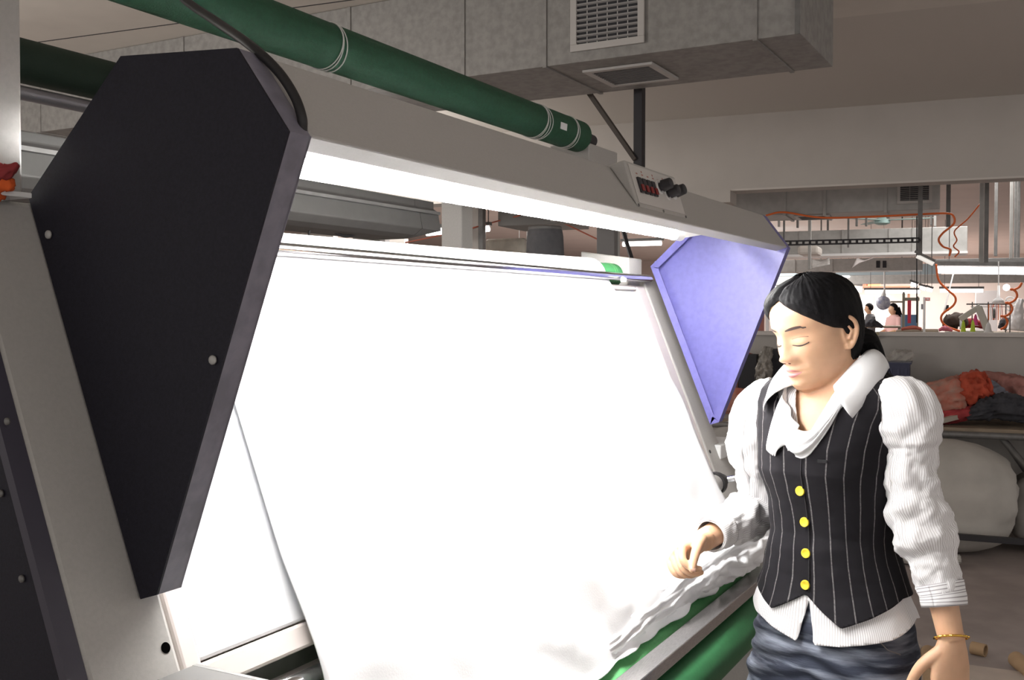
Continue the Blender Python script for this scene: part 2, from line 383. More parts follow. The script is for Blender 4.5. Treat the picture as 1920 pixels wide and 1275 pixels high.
# hall ducts: (n, right px, left px, top py, bottom py)
u0, zt = rm(9.3, 1764, 340); _, zb = rm(9.3, 1600, 398); ul, _ = rm(9.3, 1180, 398)
d2 = rduct('hall_duct', 'hall duct just beyond the beam, with a square louvred grille near its right end', 9.3, 9.9, u0, ul, zb, 3.28, [rm(9.3, 1471, 398)[0], rm(9.3, 1546, 398)[0], rm(9.3, 1660, 398)[0]])
ua, za = rm(9.3, 1682, 383); ub, zb2 = rm(9.3, 1748, 341)
vent('grille', d2, W(9.297, ua, za), -UU, ZZ, ua-ub, zb2-za+.02, 9, 2, fw_=.025)
vent('bottom_grille', d2, W(9.80, rm(9.3, 1486, 398)[0], zb-.001), -UU, -NN, .30, .42, 8, 0)
u0, zt = rm(13, 1815, 424); ul, zb = rm(13, 1300, 481)
d3 = rduct('hall_duct', 'second hall duct, long and low, behind the slotted dark bar', 13, 13.5, u0, ul, zb, zt, [rm(13, 1712, 450)[0], rm(13, 1668, 450)[0], rm(13, 1580, 450)[0], rm(13, 1500, 450)[0]])
MB().rbox(12.98, 13.52, u0, ul, zb-.03, zb-.001).build('bottom_rail', white_m, d3)
u0, zt = rm(19, 1730, 482); ul, zb = rm(19, 1350, 512)
d4 = rduct('hall_duct', 'far hall duct with two small dark vents above the workers', 19, 19.6, u0, ul, zb, zt, [rm(19, 1560, 500)[0], rm(19, 1490, 500)[0]])
for x0, x1 in ((1643, 1650), (1655, 1662)):
    MB().rbox(18.985, 19, rm(19, x1, 490)[0], rm(19, x0, 490)[0], rm(19, x0, 502)[1], rm(19, x0, 489)[1]).build('vent', dark_m, d4)
# a duct stub seen through the gap under the hood
u0, zt = rm(10.5, 1062, 380); ul, zb = rm(10.5, 933, 424)
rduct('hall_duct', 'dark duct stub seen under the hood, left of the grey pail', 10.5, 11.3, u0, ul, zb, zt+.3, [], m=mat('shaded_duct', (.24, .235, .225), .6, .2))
def rbeam(name, label, cat, n, th, px0, px1, py0, py1, m, dn=None):
    ua, za = rm(n, px1, py1); ub, zb_ = rm(n, px0, py0)
    return tag(MB().rbox(n, n+(dn or th), ua, ub, za, zb_).build(name, m, bevel=.004), label, cat)
rbeam('steel_beam', 'blue-grey steel beam across the hall above the far workers', 'beam', 22, .2, 1300, 1765, 502, 514, bluebeam_m)
rbeam('steel_beam', 'dull grey beam below the blue-grey beam in the hall', 'beam', 24, .2, 1300, 1960, 521, 529, galv2_m)
rbeam('pipe_rail', 'grey conduit rail running to the right above the hanging lamp', 'beam', 12.4, .1, 1752, 1960, 486, 494, steel_m)

# =================================================================== INSPECTION MACHINE
mc = thing('fabric_inspection_machine', (1.8, 1.1, 0), 'large fabric inspection machine with a grey lamp hood, blue side plates and green rollers', 'machine')
def FY(z, off=0.0): return .895 + .401*(z-1.206) + off      # front plane the side plates lie on
def BY(z): return .923 + .401*(z-1.195)                     # face of the inspection board
# --- hood
HX0, HX1 = .820, 2.806
hp = [(1.01, 1.742), (.916, 1.802), (.748, 1.79), (.681, 1.70), (.712, 1.690), (.716, 1.703), (.690, 1.7075), (.7525, 1.784), (.914, 1.796), (1.007, 1.737)]
MB().prism(hp, HX0, HX1).build('hood', grey_m, mc, bevel=.003)
# --- side plates: pan with a turned-in rim
plate = [(1.076, 1.657), (.918, 1.802), (.748, 1.79), (.681, 1.70), (.870, 1.214), (.895, 1.206)]
def side_plate(name, x_out, x_in, m, sheet):
    p = MB().prism(plate, x_out, x_out+sheet).build(name, m, mc)
    C_ = np.array([.82, 1.55])
    lo, hi = sorted((x_out+sheet, x_in))
    n = len(plate)
    for i in range(n):
        a = np.array(plate[i]); b = np.array(plate[(i+1) % n]); d = (b-a)/np.linalg.norm(b-a); q = np.array([-d[1], d[0]])
        if q@(C_-a) < 0: q = -q
        MB().prism([tuple(a), tuple(b), tuple(b+q*.004), tuple(a+q*.004)], lo, hi).build('rim', m if name == 'blue_side_plate' else rim_m, p)
        if i in (0, 3, 4, 5):
            MB().prism([tuple(a), tuple(b), tuple(b+q*.020-d*.012), tuple(a+q*.020+d*.012)], x_in-.0015, x_in+.0015).build('lip', m if name == 'blue_side_plate' else rim_m, p)
    return p
lp = side_plate('navy_side_plate', .785, .819, navy_m, .003)
for q in ((92, 440), (400, 675)):
    P = on(0, .784, *q); MB().lathe(P, (-1, 0, 0), [(0, .005), (.002, .005), (.0035, .003)], 12).build('screw', galv2_m, lp, smooth=True)
P = on(1, .79, 507, 447)
rp = side_plate('blue_side_plate', 2.838, 2.806, blue_m, -.003)
# return flange inside the right plate along the board edge
fl = [(1.076, 1.657), (.895, 1.206), (.880, 1.206), (1.050, 1.650)]
# --- stiles
def stile(x0, x1, ztop, off=.03):
    poly = [(FY(0, off), 0), (FY(ztop, off), ztop), (FY(ztop, off)+.12, ztop), (FY(0, off)+.32, 0)]
    return MB().prism(poly, x0, x1).build('stile', stile_m, mc, bevel=.006)
sl = stile(.700, .817, 1.650, .004); sr = stile(2.782, 2.905, 1.62)
P = np.array([.803, FY(1.150, .0038), 1.150])
MB().lathe(P, (0, -.928, .372), [(0, .0062), (.0004, .0062)], 20).build('hole_disc', mat('hole_black', (.002, .002, .002), .9, spec=0.0), sl)  # flat black disc, the shade inside a hole put into its colour
P = np.array([2.80, FY(1.13, .029), 1.13]); MB().lathe(P, (0, -.928, .372), [(0, .005), (.0012, .005)], 16).build('hole_disc', dark_m, sr)  # dark disc again painting a hole's inner shade
# navy side panel of the body, set behind the left stile
sp = [(FY(0, .010), 0), (FY(1.645, .010), 1.645), (FY(1.645, .03)+.34, 1.60), (FY(0)+.9, .0)]
sidep = MB().prism(sp, .680, .700).build('body_side_panel', navy_m, mc, bevel=.002)
for q in ((15, 790), (3, 925), (42, 1085)):
    P = on(0, .679, *q); MB().lathe(P, (-1, 0, 0), [(0, .004), (.002, .004), (.003, .002)], 12).build('screw', steel_m, sidep, smooth=True)
st = [(FY(0, .004), 0), (FY(1.648, .004), 1.648), (FY(1.648, .004)+.012, 1.648), (FY(0, .004)+.012, 0)]
MB().prism(st, .677, .700).build('edge_strip', mat('dark_edge', (.05, .045, .065), .5), mc)
# bright cap plate on the left stile with the roll post standing on it
capz = 1.652
MB().box(.64, .768, 1.046, 1.20, capz, capz+.006).build('cap_plate', white_m, mc, bevel=.001)
pz = MB().box(.66, .764, 1.056, 1.16, capz+.006, 2.75).build('roll_post', stile_m, mc, bevel=.004)
# --- board
def bprism(x0, x1, z0, z1, d0, d1):
    return MB().prism([(BY(z0)+d0, z0-d0*.4), (BY(z1)+d0, z1-d0*.4), (BY(z1)+d1, z1-d1*.4), (BY(z0)+d1, z0-d1*.4)], x0, x1)
bd = bprism(.872, 2.715, 1.113, 1.585, .004, .05).build('light_board', panel_m, mc, bevel=.004)
bprism(.842, .870, 1.083, 1.60, 0, .06).build('board_frame', beige_m, mc, bevel=.004)
bprism(2.717, 2.780, 1.083, 1.60, 0, .06).build('board_frame', beige_m, mc, bevel=.004)
bprism(.870, 2.717, 1.081, 1.111, 0, .06).build('board_frame', beige_m, mc, bevel=.004)
bprism(.870, 2.717, 1.587, 1.60, 0, .06).build('board_frame', beige_m, mc, bevel=.004)
MB().box(.84, 2.78, BY(1.05)+.06, BY(1.05)+.11, .70, 1.072).build('under_board', steel_m, mc)
# right lower housing with step, clamp and roller end
hs = [(FY(.2, .06), .20), (FY(1.10, .05), 1.10), (FY(1.10, .05)+.25, 1.10), (FY(.2, .05)+.4, .20)]
MB().prism(hs, 2.72, 3.10).build('end_housing', stile_m, mc, bevel=.006)
MB().box(2.86, 3.06, FY(1.12, .02), FY(1.12, .02)+.14, 1.100, 1.142).build('housing_step', white_m, mc, bevel=.004)
pr = on(1, .835, 1330, 912)
MB().lathe((.86, .884, 1.040), (1, 0, 0), [(0, .016), (1.80, .016)], 20).build('guide_roller', chrome_m, mc, auto=40)
MB().lathe((2.56, .835, pr[2]), (1, 0, 0), [(0, .026), (.09, .026), (.095, .022)], 24).build('lower_roller', stile_m, mc, auto=40)
cl = MB().lathe((2.655, .835, pr[2]), (1, 0, 0), [(0, .030), (.02, .031), (.04, .024), (.07, .018)], 24).build('clamp_collar', black_m, mc, auto=40)
MB().lathe((2.70, .812, pr[2]+.008), (.3, -1, .2), [(0, .009), (.018, .009), (.02, .006)], 12).build('bolt', chrome_m, cl, auto=40)
# tray corner at the very bottom left
ap = on(2, 1.135, 366, 1244)
tr = MB().box(.55, ap[0], ap[1]-.35, ap[1], 1.120, 1.135).build('front_tray', mat('tray_grey', (.085, .082, .078), .6), mc, bevel=.003)
MB().box(ap[0]-.006, ap[0], ap[1]-.35, ap[1]-.002, 1.10, 1.1352).build('tray_lip', steel_m, tr)
# --- lamp tubes in the hood
td = np.array([1.45, 0, .011])
lt = MB().lathe((.835, .82, 1.6945), td, [(0, .0125), (1.45, .0125)], 16).build('lamp_tube', tube_m, mc, auto=40)
MB().lathe((2.285, .82, 1.7055), td, [(0, .0140), (.045, .0140)], 16).build('tube_cap', white_m, lt, auto=40)
MB().bar((2.32, .82, 1.7075), (2.80, .86, 1.760), .022, .018).build('tube_arm', white_m, mc)
fill_tube = MB().lathe((.835, .90, 1.765), (1, 0, 0), [(0, .0125), (1.75, .0125)], 16).build('lamp_tube', tube_m, mc, auto=40)  # hidden second tube, added and run long to light the board's right side
MB().lathe((2.585, .90, 1.765), (1, 0, 0), [(0, .0140), (.21, .0140)], 16).build('tube_cap', white_m, fill_tube, auto=40)
# --- control box on the hood
a0 = np.array([2.0, 0, 0])
z_lo, y_lo = 1.712, .690; z_hi, y_hi = 1.785, .744
bx0, bx1 = 1.735, 2.005
P1 = on(0, 1.735, 1170, 299)
prof = [(y_lo, z_lo), (P1[1], P1[2]), (P1[1]+.045, P1[2]-.012), (y_hi, z_hi)]
cb = MB().prism(prof, bx0, bx1).build('control_box', grey_m, mc, bevel=.006, seg=3)
fa = np.array([0, y_lo, z_lo]); fb = np.array([0, P1[1], P1[2]]); fu = (fb-fa); fl_ = np.linalg.norm(fu); fu /= fl_; fn = np.cross(np.array([1., 0, 0]), fu); fn /= np.linalg.norm(fn)
if fn[1] > 0: fn = -fn
def face_box(mb, x0, x1, t0, t1, d0, d1):
    return mb.hexa([np.array([x, 0, 0]) + fa + fu*t + fn*d for d in (d0, d1) for x, t in ((x0, t0), (x1, t0), (x1, t1), (x0, t1))])
L = fl_
plt_ = face_box(MB(), bx0+.012, bx1-.010, L*.10, L*.93, 0, .002).build('label_plate', label_m, cb, bevel=.001)
sw = None
for k in range(4):
    x = bx0+.030+.0235*k
    if sw is None:
        sw = face_box(MB(), x, x+.017, L*.33, L*.66, .002, .006).build('switch', blk_m, cb, bevel=.001)
        rk = face_box(MB(), x+.003, x+.014, L*.36, L*.50, .006, .009).build('rocker', red_m, sw, bevel=.001)
        sx = x
    else:
        c = twin(sw, (x-sx, 0, 0), cb); r2 = rk.copy(); COL.objects.link(r2); r2.parent = c
for k, (t, dx) in enumerate(((.60, .150), (.50, .185), (.56, .225))):
    q = np.array([bx0+dx, 0, 0]) + fa + fu*L*t
    kn = MB().lathe(q, fn, [(.002, .0085), (.006, .0085), (.008, .012), (.026, .0105), (.028, .008)], 18).build('knob', blk_m, cb, auto=40)
    MB().lathe(q, fn, [(.002, .0145), (.0028, .0145)], 18).build('dial_ring', white_m, kn)
# tiny printed red marks above the switches
mk = MB()
for k in range(7):
    x = bx0+.035+.028*k
    face_box(mk, x, x+.008, L*.74, L*.765, .002, .0024); 
    if k % 2: face_box(mk, x+.002, x+.006, L*.80, L*.84, .002, .0024)
mk.build('panel_marks', mat('faded_red_ink', (.38, .16, .13), .7), plt_)['kind'] = 'stuff'
for x, t in ((bx0+.006, .05), (bx0+.135, .05), (bx1-.006, .05)):
    q = np.array([x, 0, 0])+fa+fu*L*t; MB().lathe(q, fn, [(0, .003), (.002, .0025)], 10).build('screw', steel_m, cb)
# --- rollers
MB().lathe((.95, 1.13, 1.609), (1.7, 0, .018), [(0, .033), (1.70, .033)], 28).build('top_roller', mat('mid_green_rubber', (.022, .13, .04), .6), mc, auto=40)
for x in (2.60, 2.615): MB().lathe((x, 1.13, 1.627), (1, 0, 0), [(0, .0335), (.0015, .0335)], 28).build('roller_band', mat('pale_green_line', (.10, .25, .11), .6), mc, auto=40)
MB().lathe((2.648, 1.13, 1.627), (1, 0, 0), [(0, .012), (.10, .012)], 14).build('roller_axle', steel_m, mc, auto=40)
MB().prism([(1.10, 1.55), (1.10, 1.678), (1.25, 1.70), (1.25, 1.55)], 2.70, 2.80).build('roller_bracket', stile_m, mc, bevel=.004)
b = MB().lathe((.83, 1.072, 1.6195), (1, 0, 0), [(0, .0105), (1.955, .0105), (1.965, .008)], 16).build('chrome_bar', chrome_m, mc, auto=40)
MB().lathe((2.55, 1.060, 1.612), (0, -1, -.2), [(0, .008), (.012, .006)], 10).build('clip', white_m, b)
fr_ = MB().lathe((.75, .790, .788), (1, 0, 0), [(0, .057), (2.35, .057)], 36).build('front_roller', green2_m, mc, auto=40)
MB().box(.72, 3.02, .694, .738, .812, .840).build('front_rail', alu_m, mc, bevel=.002)
MB().lathe((.75, .722, .742), (1, 0, 0), [(0, .060), (2.3, .060)], 36).build('lower_front_roller', mat('lower_green_rubber', (.022, .13, .045), .6, noise=.12, nscale=90), mc, auto=40)
# big green roll above the hood with string ties, label and axle
ru = MB().lathe((.62, 1.30, 2.048), (1, 0, 0), [(0, .046), (2.165, .046)], 36).build('upper_roll', green_m, mc, auto=40)
def ties(x, n, y=1.30, z=2.048, r=.0475):
    for k in range(n):
        ang = np.linspace(0, 2*math.pi, 40); xs = x+.008*k
        MB().tube([(xs+.006*math.sin(t+k*1.3), y+r*math.cos(t), z+r*math.sin(t)) for t in ang], .0014, 6, cap=False).build('string_tie', string_m, ru, smooth=True)
P = on(1, 1.26, 632, 100); ties(P[0]+.01, 3)
P = on(1, 1.26, 1030, 232); ties(P[0]-.02, 4); ties(P[0]+.17, 3)
q = on(1, 1.256, 1056, 250)
MB().hexa([(q[0]+a, 1.30-.0478*math.cos(t), 2.048+.0478*math.sin(t)) if d else (q[0]+a, 1.30-.0465*math.cos(t), 2.048+.0465*math.sin(t)) for d in (0, 1) for a, t in ((-.02, -.30), (.02, -.30), (.02, .10), (-.02, .10))]).build('paper_tag', white_m, ru)
MB().lathe((2.785, 1.30, 2.048), (1, 0, 0), [(0, .040), (.02, .038), (.03, .022), (.10, .020), (.11, .014)], 20).build('roll_axle', blk_m, ru, auto=40)
MB().box(2.80, 3.02, 1.27, 1.40, 1.80, 2.03).build('roll_bracket', stile_m, mc, bevel=.004)
rb2 = MB().lathe((.62, 1.80, 2.012), (1, 0, 0), [(0, .043), (2.2, .043)], 32).build('rear_roll', mat('shaded_green_wrap', (.012, .03, .018), .75), mc, auto=40)  # wrap colour darkened to paint in the shade the rear roll hangs in
MB().lathe((.62, 1.78, 1.945), (1, 0, 0), [(0, .014), (2.2, .014)], 16).build('rear_tube', zinc_m, mc, auto=40)
MB().box(2.86, 2.93, 1.75, 1.83, 0, 2.06).build('rear_post', stile_m, mc, bevel=.004)
MB().box(.60, .66, 1.75, 1.83, 0, 2.06).build('rear_post', stile_m, mc, bevel=.004)
# cable from above into the hood
cp = [dep(290, -60, 1.34), dep(345, -2, 1.25), dep(405, 40, 1.16), dep(468, 84, 1.075), dep(520, 132, 1.055), dep(552, 180, 1.045), dep(566, 220, 1.040), dep(567, 247, 1.043)]
def spline(pts, n=10):
    P = [np.array(p, float) for p in pts]; P = [2*P[0]-P[1]]+P+[2*P[-1]-P[-2]]; out = []
    for i in range(1, len(P)-2):
        for t in np.linspace(0, 1, n, endpoint=False):
            a, b_, c, d = P[i-1], P[i], P[i+1], P[i+2]
            out.append(.5*(2*b_+(c-a)*t+(2*a-5*b_+4*c-d)*t*t+(3*b_-a-3*c+d)*t**3))
    out.append(P[-2]); return out
MB().tube(spline(cp), .0052, 12).build('power_cable', black_m, mc, smooth=True)

# =================================================================== WHITE CLOTH ON THE MACHINE
def lerp_prof(pts, n):
    P = spline([(a, b_, 0) for a, b_ in pts], 8); P = np.array(P)[:, :2]
    s = np.r_[0, np.cumsum(np.linalg.norm(np.diff(P, axis=0), axis=1))]; t = np.linspace(0, s[-1], n)
    return np.c_[np.interp(t, s, P[:, 0]), np.interp(t, s, P[:, 1])]
bo = -.006
pL = [(1.26, 1.30), (1.20, 1.55), (1.165, 1.626), (1.13, 1.649), (1.095, 1.632), (BY(1.585)+bo-.004, 1.59), (BY(1.50)+bo, 1.50), (BY(1.4)+bo, 1.40), (BY(1.3)+bo, 1.30), (BY(1.2)+bo, 1.20), (BY(1.11)+bo-.003, 1.11), (.856, 1.043), (.836, .97), (.812, .90), (.785, .855), (.760, .848)]
pR = [(1.26, 1.30), (1.20, 1.56), (1.165, 1.645), (1.13, 1.668), (1.095, 1.648), (BY(1.585)+bo-.006, 1.59), (1.00, 1.50), (.945, 1.40), (.885, 1.30), (.845, 1.20), (.808, 1.11), (.782, 1.05), (.750, .99), (.725, .935), (.735, .875), (.765, .851)]
NR, NC = 150, 110
A = lerp_prof(pL, NR); B_ = lerp_prof(pR, NR)
pts = []
for i in range(NR):
    row = []; v = i/(NR-1); low = max(0, (v-.62)/.38)
    for j in range(NC):
        u = j/(NC-1); q = u**1.6
        y, z = A[i]*(1-q) + B_[i]*q
        x = 1.04 + u*1.415 + u*.085*min(1, v*1.6)
        k = low**1.5
        f1 = math.sin(u*38 + 3*math.sin(v*9+u*5)) * .006*k + fbm((x*3.1, v*5, 2.0), 1.3, 3)*.013*k
        f2 = fbm((x*6+v*5, v*9, 5.0), 1.3, 3)*.008*k
        y -= abs(f1)*1.3 if low > .2 else f1*.5; z += f2
        y = min(y, BY(z)+bo) if z < 1.57 and z > 1.09 else y
        x += (u-.5)*.02*math.sin(v*14)*low + (.10*low**2*u)
        if z < .853 and y > .735: z = max(z, .788+math.sqrt(max(.0595**2-(y-.79)**2, 0)) + .004)
        row.append((x, y, z))
    pts.append(row)
tag(MB().grid(pts).build('fabric_length', cloth_m, smooth=True, solid=.002), 'overexposed white cloth draped over the top roller and down the lit board', 'fabric')
# folded heap of the same white cloth lying along the front roller
def heap(name, m, path, rad, label, cat, seed=0, amp=.35, flat=.6, n=60, seg=40, group=None, parent=None, ridged=True):
    P = spline(path, max(4, n//(len(path)-1))); N = len(P); rings = []
    R_ = np.interp(np.linspace(0, 1, N), np.linspace(0, 1, len(rad)), rad)
    for i in range(N):
        d = P[min(i+1, N-1)]-P[max(i-1, 0)]; d /= np.linalg.norm(d); s = np.cross(d, ZZ); s /= np.linalg.norm(s); q = np.cross(s, d)
        ring = []
        for t in np.linspace(0, 2*math.pi, seg, endpoint=False):
            c = P[i]; base = math.cos(t)*s + math.sin(t)*q*flat
            p = np.array([c[0]*2+seed, c[1]*2, c[2]*2]) + base*1.2
            nz = fbm(p*3.0, 1.0, 4); 
            if ridged: nz = .5-abs(nz)*2
            ring.append(c + base*R_[i]*(1+amp*nz))
        rings.append(ring)
    o = MB().loft(rings).build(name, m, parent, smooth=True)
    if parent is None: tag(o, label, cat, group)
    return o
hp_ = [(1.62, .80, .858), (1.85, .795, .875), (2.05, .79, .895), (2.25, .775, .915), (2.45, .76, .925), (2.65, .75, .925), (2.86, .75, .90)]
heap('fabric_heap', cloth_m, hp_, [.012, .030, .042, .055, .072, .078, .04], 'crumpled heap of white cloth gathered along the green front roller', 'fabric', 3, .32, .85, 90, 48)

# orange and red rag on the left post
heap('rag', orange_m, [dep(-30, 352, 1.14), dep(4, 343, 1.14), dep(24, 352, 1.14)], [.022, .017, .005], 'orange rag lying on the cap plate beside the left post', 'rag', 1, .4, .9, 20, 20)
heap('rag', redcl_m, [dep(-30, 322, 1.13), dep(8, 322, 1.13), dep(34, 308, 1.13)], [.016, .010, .003], 'dark red rag end above the orange rag by the left post', 'rag', 2, .4, .9, 20, 20)

# =================================================================== THINGS BEHIND THE MACHINE
# lamp trough parallel to the machine
T0, T1 = .25, on(1, 1.6, 815, 378)[0]
lb = thing('lamp_trough', (2.1, 1.65, 1.75), 'dark grey sheet metal lamp trough hanging behind the machine under the hood', 'lamp housing')
tp = [(1.60, 1.838), (1.60, 1.818), (1.585, 1.808), (1.575, 1.755), (1.60, 1.738), (1.64, 1.731), (1.76, 1.731), (1.80, 1.76), (1.80, 1.838)]
MB().prism(tp, T0, T1-.10).build('trough', lampbox_m, lb, bevel=.003)
MB().add([(T1-.10, a, b_) for a, b_ in tp] + [(T1-(.0 if b_ > 1.75 else .07), a+.004, b_) for a, b_ in tp], [tuple(range(len(tp)-1, -1, -1)), tuple(range(len(tp), 2*len(tp)))] + [(i, (i+1) % len(tp), (i+1) % len(tp)+len(tp), i+len(tp)) for i in range(len(tp))]).build('end_cap', lampbox_m, lb)
MB().box(T0, T1-.02, 1.568, 1.60, 1.798, 1.806).build('ledge', steel_m, lb)
MB().tube(spline([on(1, 1.7, 617, 420), on(1, 1.7, 628, 435), on(1, 1.7, 648, 443), on(1, 1.7, 668, 438), on(1, 1.7, 682, 425)]), .004, 8).build('cord', black_m, lb, smooth=True)
MB().tube([on(1, 1.7, 584, 415), on(1, 1.7, 578, 445)], .003, 8).build('cord', black_m, lb)
# grey pail on the far shelf post
Pp = dep(1022, 500, 3.7)
pb = thing('pail', (Pp[0], Pp[1], Pp[2]-.02), 'charcoal grey pail standing upside down behind the cloth roller', 'pail')
hh = (500-428)*3.7/1920
MB().lathe((Pp[0], Pp[1], Pp[2]-.03), (0, 0, 1), [(0, .085), (.03, .078), (.05, .070), (hh, .066), (hh+.022, .062), (hh+.026, .058)], 32).build('pail_body', pail_m, pb, auto=50)
MB().lathe((Pp[0], Pp[1], Pp[2]-.03+hh+.024), (0, 0, 1), [(0, .060), (.008, .062), (.012, .058)], 32).build('rim', steel_m, pb, auto=50)
struct_t = thing('shelf_rack', (Pp[0], Pp[1], 0), 'grey steel stand behind the machine carrying the charcoal pail', 'stand')
MB().box(Pp[0]-.12, Pp[0]+.12, Pp[1]-.12, Pp[1]+.12, Pp[2]-.05, Pp[2]-.031).build('shelf', steel_m, struct_t)
for sx in (-1, 1):
    for sy in (-1, 1): MB().box(Pp[0]+sx*.10-.012, Pp[0]+sx*.10+.012, Pp[1]+sy*.10-.012, Pp[1]+sy*.10+.012, 0, Pp[2]-.05).build('leg', steel_m, struct_t)
# black hanger post and brace behind the duct
bp_ = thing('hanger_post', on(0, 4.86, 1199, 200)*np.array([1, 1, 0])+np.array([0, 0, 2.02]), 'black square post with a diagonal brace hanging from the ceiling behind the duct', 'post')
P = on(0, 4.86, 1199, 200)
MB().box(P[0]-.024, P[0]+.024, P[1]-.022, P[1]+.022, 2.02, ZC).build('post', blk_m, bp_)
MB().bar(on(0, 4.84, 1098, 165), on(0, 4.84, 1192, 300), .038, .02).build('brace', mat('brown_steel', (.085, .07, .06), .7), bp_)
# posts seen in the gap between hood and cloth
def vpost(name, label, n, px0, px1, py0, py1, m, dn=.1, cat='post', z0=None, z1=None, group=None):
    ua, za = rm(n, px1, py1); ub, zb_ = rm(n, px0, py0)
    return tag(MB().rbox(n, n+dn, ua, ub, za if z0 is None else z0, zb_ if z1 is None else z1).build(name, m, bevel=.003), label, cat, group)
vpost('concrete_column', 'pale grey column seen through the gap left of the grey pail', 10.0, 858, 897, 300, 500, wall_m, .2, 'column', 0, 3.28)
vpost('steel_post', 'narrow dark steel post against the right side of the pale grey column', 9.95, 897, 905, 300, 500, steel_m, .08, 'post', 0, 3.28)
# right rear column of the machine seen in the gap
vpost('steel_post', 'dark grey square post rising right of the grey pail under the hood', 4.2, 1119, 1152, 300, 500, mat('post_grey', (.17, .165, .165), .6), .08, 'post', 0, 2.1)
vpost('steel_post', 'pale slim post beside the dark grey square post under the hood', 4.25, 1153, 1159, 300, 500, galv2_m, .03, 'post', 0, 2.1)
tag(MB().bar(on(1, 1.42, 1158, 400), on(1, 1.22, 1187, 494), .011).build('strut', blk_m), 'thin black slanted strut left of the blue side plate', 'strut')
# hall panels behind the gap
for k, (x0, x1, y0, y1, n, m, lab) in enumerate(((565, 625, 420, 500, 12, wall_m, 'broad grey panel under the lamp trough, leftmost'), (625, 661, 420, 500, 13, hall_m, 'pale panel under the lamp trough behind the hanging loop of cord'), (661, 712, 425, 500, 11.5, galv2_m, 'grey-green cabinet seen under the lamp trough right of the cord'), (712, 722, 425, 500, 11.4, white_m, 'white slim post under the lamp trough'), (722, 758, 425, 500, 12.5, wall_m, 'grey partition right of the white slim post'))):
    vpost('hall_partition', lab, n, x0, x1, y0, y1, m, .12, 'partition', 0, 3.0)
ua, za = rm(11, 985, 480); ub, zb_ = rm(11, 908, 448)
tag(MB().rbox(11, 11.5, ua-.05, ub+.05, 0, za-.2).build('storage_cabinet', galv2_m, bevel=.005), 'grey cabinet carrying the cream plastic bundle beside the column', 'cabinet')
tag(MB().rbox(11, 11.5, ua, ub, za-.2, zb_).build('plastic_bundle', mat('cream_plastic', (.62, .58, .50), .5, noise=.2, nscale=9, bump=.4, bscale=12), bevel=.04), 'cream plastic-wrapped bundle beside the pale grey column', 'bundle')

# =================================================================== FLUORESCENT LAMPS IN THE HALL
def lamp(label, n, pa, pb, r, m=ftube_m, housing=True, group=None):
    ua, za = rm(n, *pa); ub, zb_ = rm(n, *pb); a = W(n, ua, za); b_ = W(n, ub, zb_); d = b_-a; ln = np.linalg.norm(d); d /= ln
    t = thing('tube_lamp', tuple(a), label, 'lamp', group)
    MB().lathe(a, d, [(0, r), (ln, r)], 12).build('tube', m, t, auto=40)
    if housing: MB().bar(a+ZZ*r*1.8-d*.02, b_+ZZ*r*1.8+d*.02, r*2.2, r*1.2).build('housing', steel_m, t)
    for p in (a+d*.1*ln, b_-d*.1*ln): MB().bar(p+ZZ*r*2.2, np.array([p[0], p[1], 3.29]), .008).build('suspension', steel_m, t)
    return t
lamp('long bright fluorescent tube at the right edge, above the sewing machines', 11, (1757, 506), (1990, 509), .035)
lamp('far fluorescent tube above the workers, to the right of the woman\'s hair', 21, (1622, 547), (1725, 547), .03)
lamp('far fluorescent tube between the orange hose and the sewing lamp', 21, (1763, 545), (1843, 545), .032)
lamp('short tilted fluorescent tube near the foot of the hanging grey bar', 10.5, (1719, 480), (1750, 495), .02, m=mat('off_tube_glow', (.85, .83, .78), .4, emit=(1, .98, .92), estr=.6))  # tube is off; a weak glow is added to keep it white
lamp('first of three short tilted tubes, the one nearest the hanging wire', 20, (1708, 532), (1720, 536), .03)
lamp('middle of three short tilted tubes in the far hall', 20, (1725, 539), (1735, 542), .03)
lamp('last of three short tilted tubes, the one furthest along to the right', 20, (1738, 542), (1748, 545), .03)
lamp('fluorescent tube half hidden by the woman\'s hair', 24, (1575, 517), (1593, 518), .03)
lamp('fluorescent tube seen under the hood, left of the pale grey column', 9.2, (800, 437), (858, 431), .03)
lamp('short stub of tube seen just right of the pale grey column', 10.2, (905, 430), (917, 429), .03)
lamp('fluorescent tube seen under the hood beside the slanted strut', 10, (1168, 458), (1240, 456), .022)
lamp('small far tube to the left of the grey pail', 14, (972, 466), (990, 465), .02)
lamp('pair-like dim tube under the first gap lamp', 13, (830, 441), (858, 446), .02)
lamp('bright lamp behind the hair of the woman, beside the blue plate', 26, (1444, 541), (1462, 541), .06)
lamp('bright lamp over the lit far window', 27, (1598, 541), (1616, 543), .07)

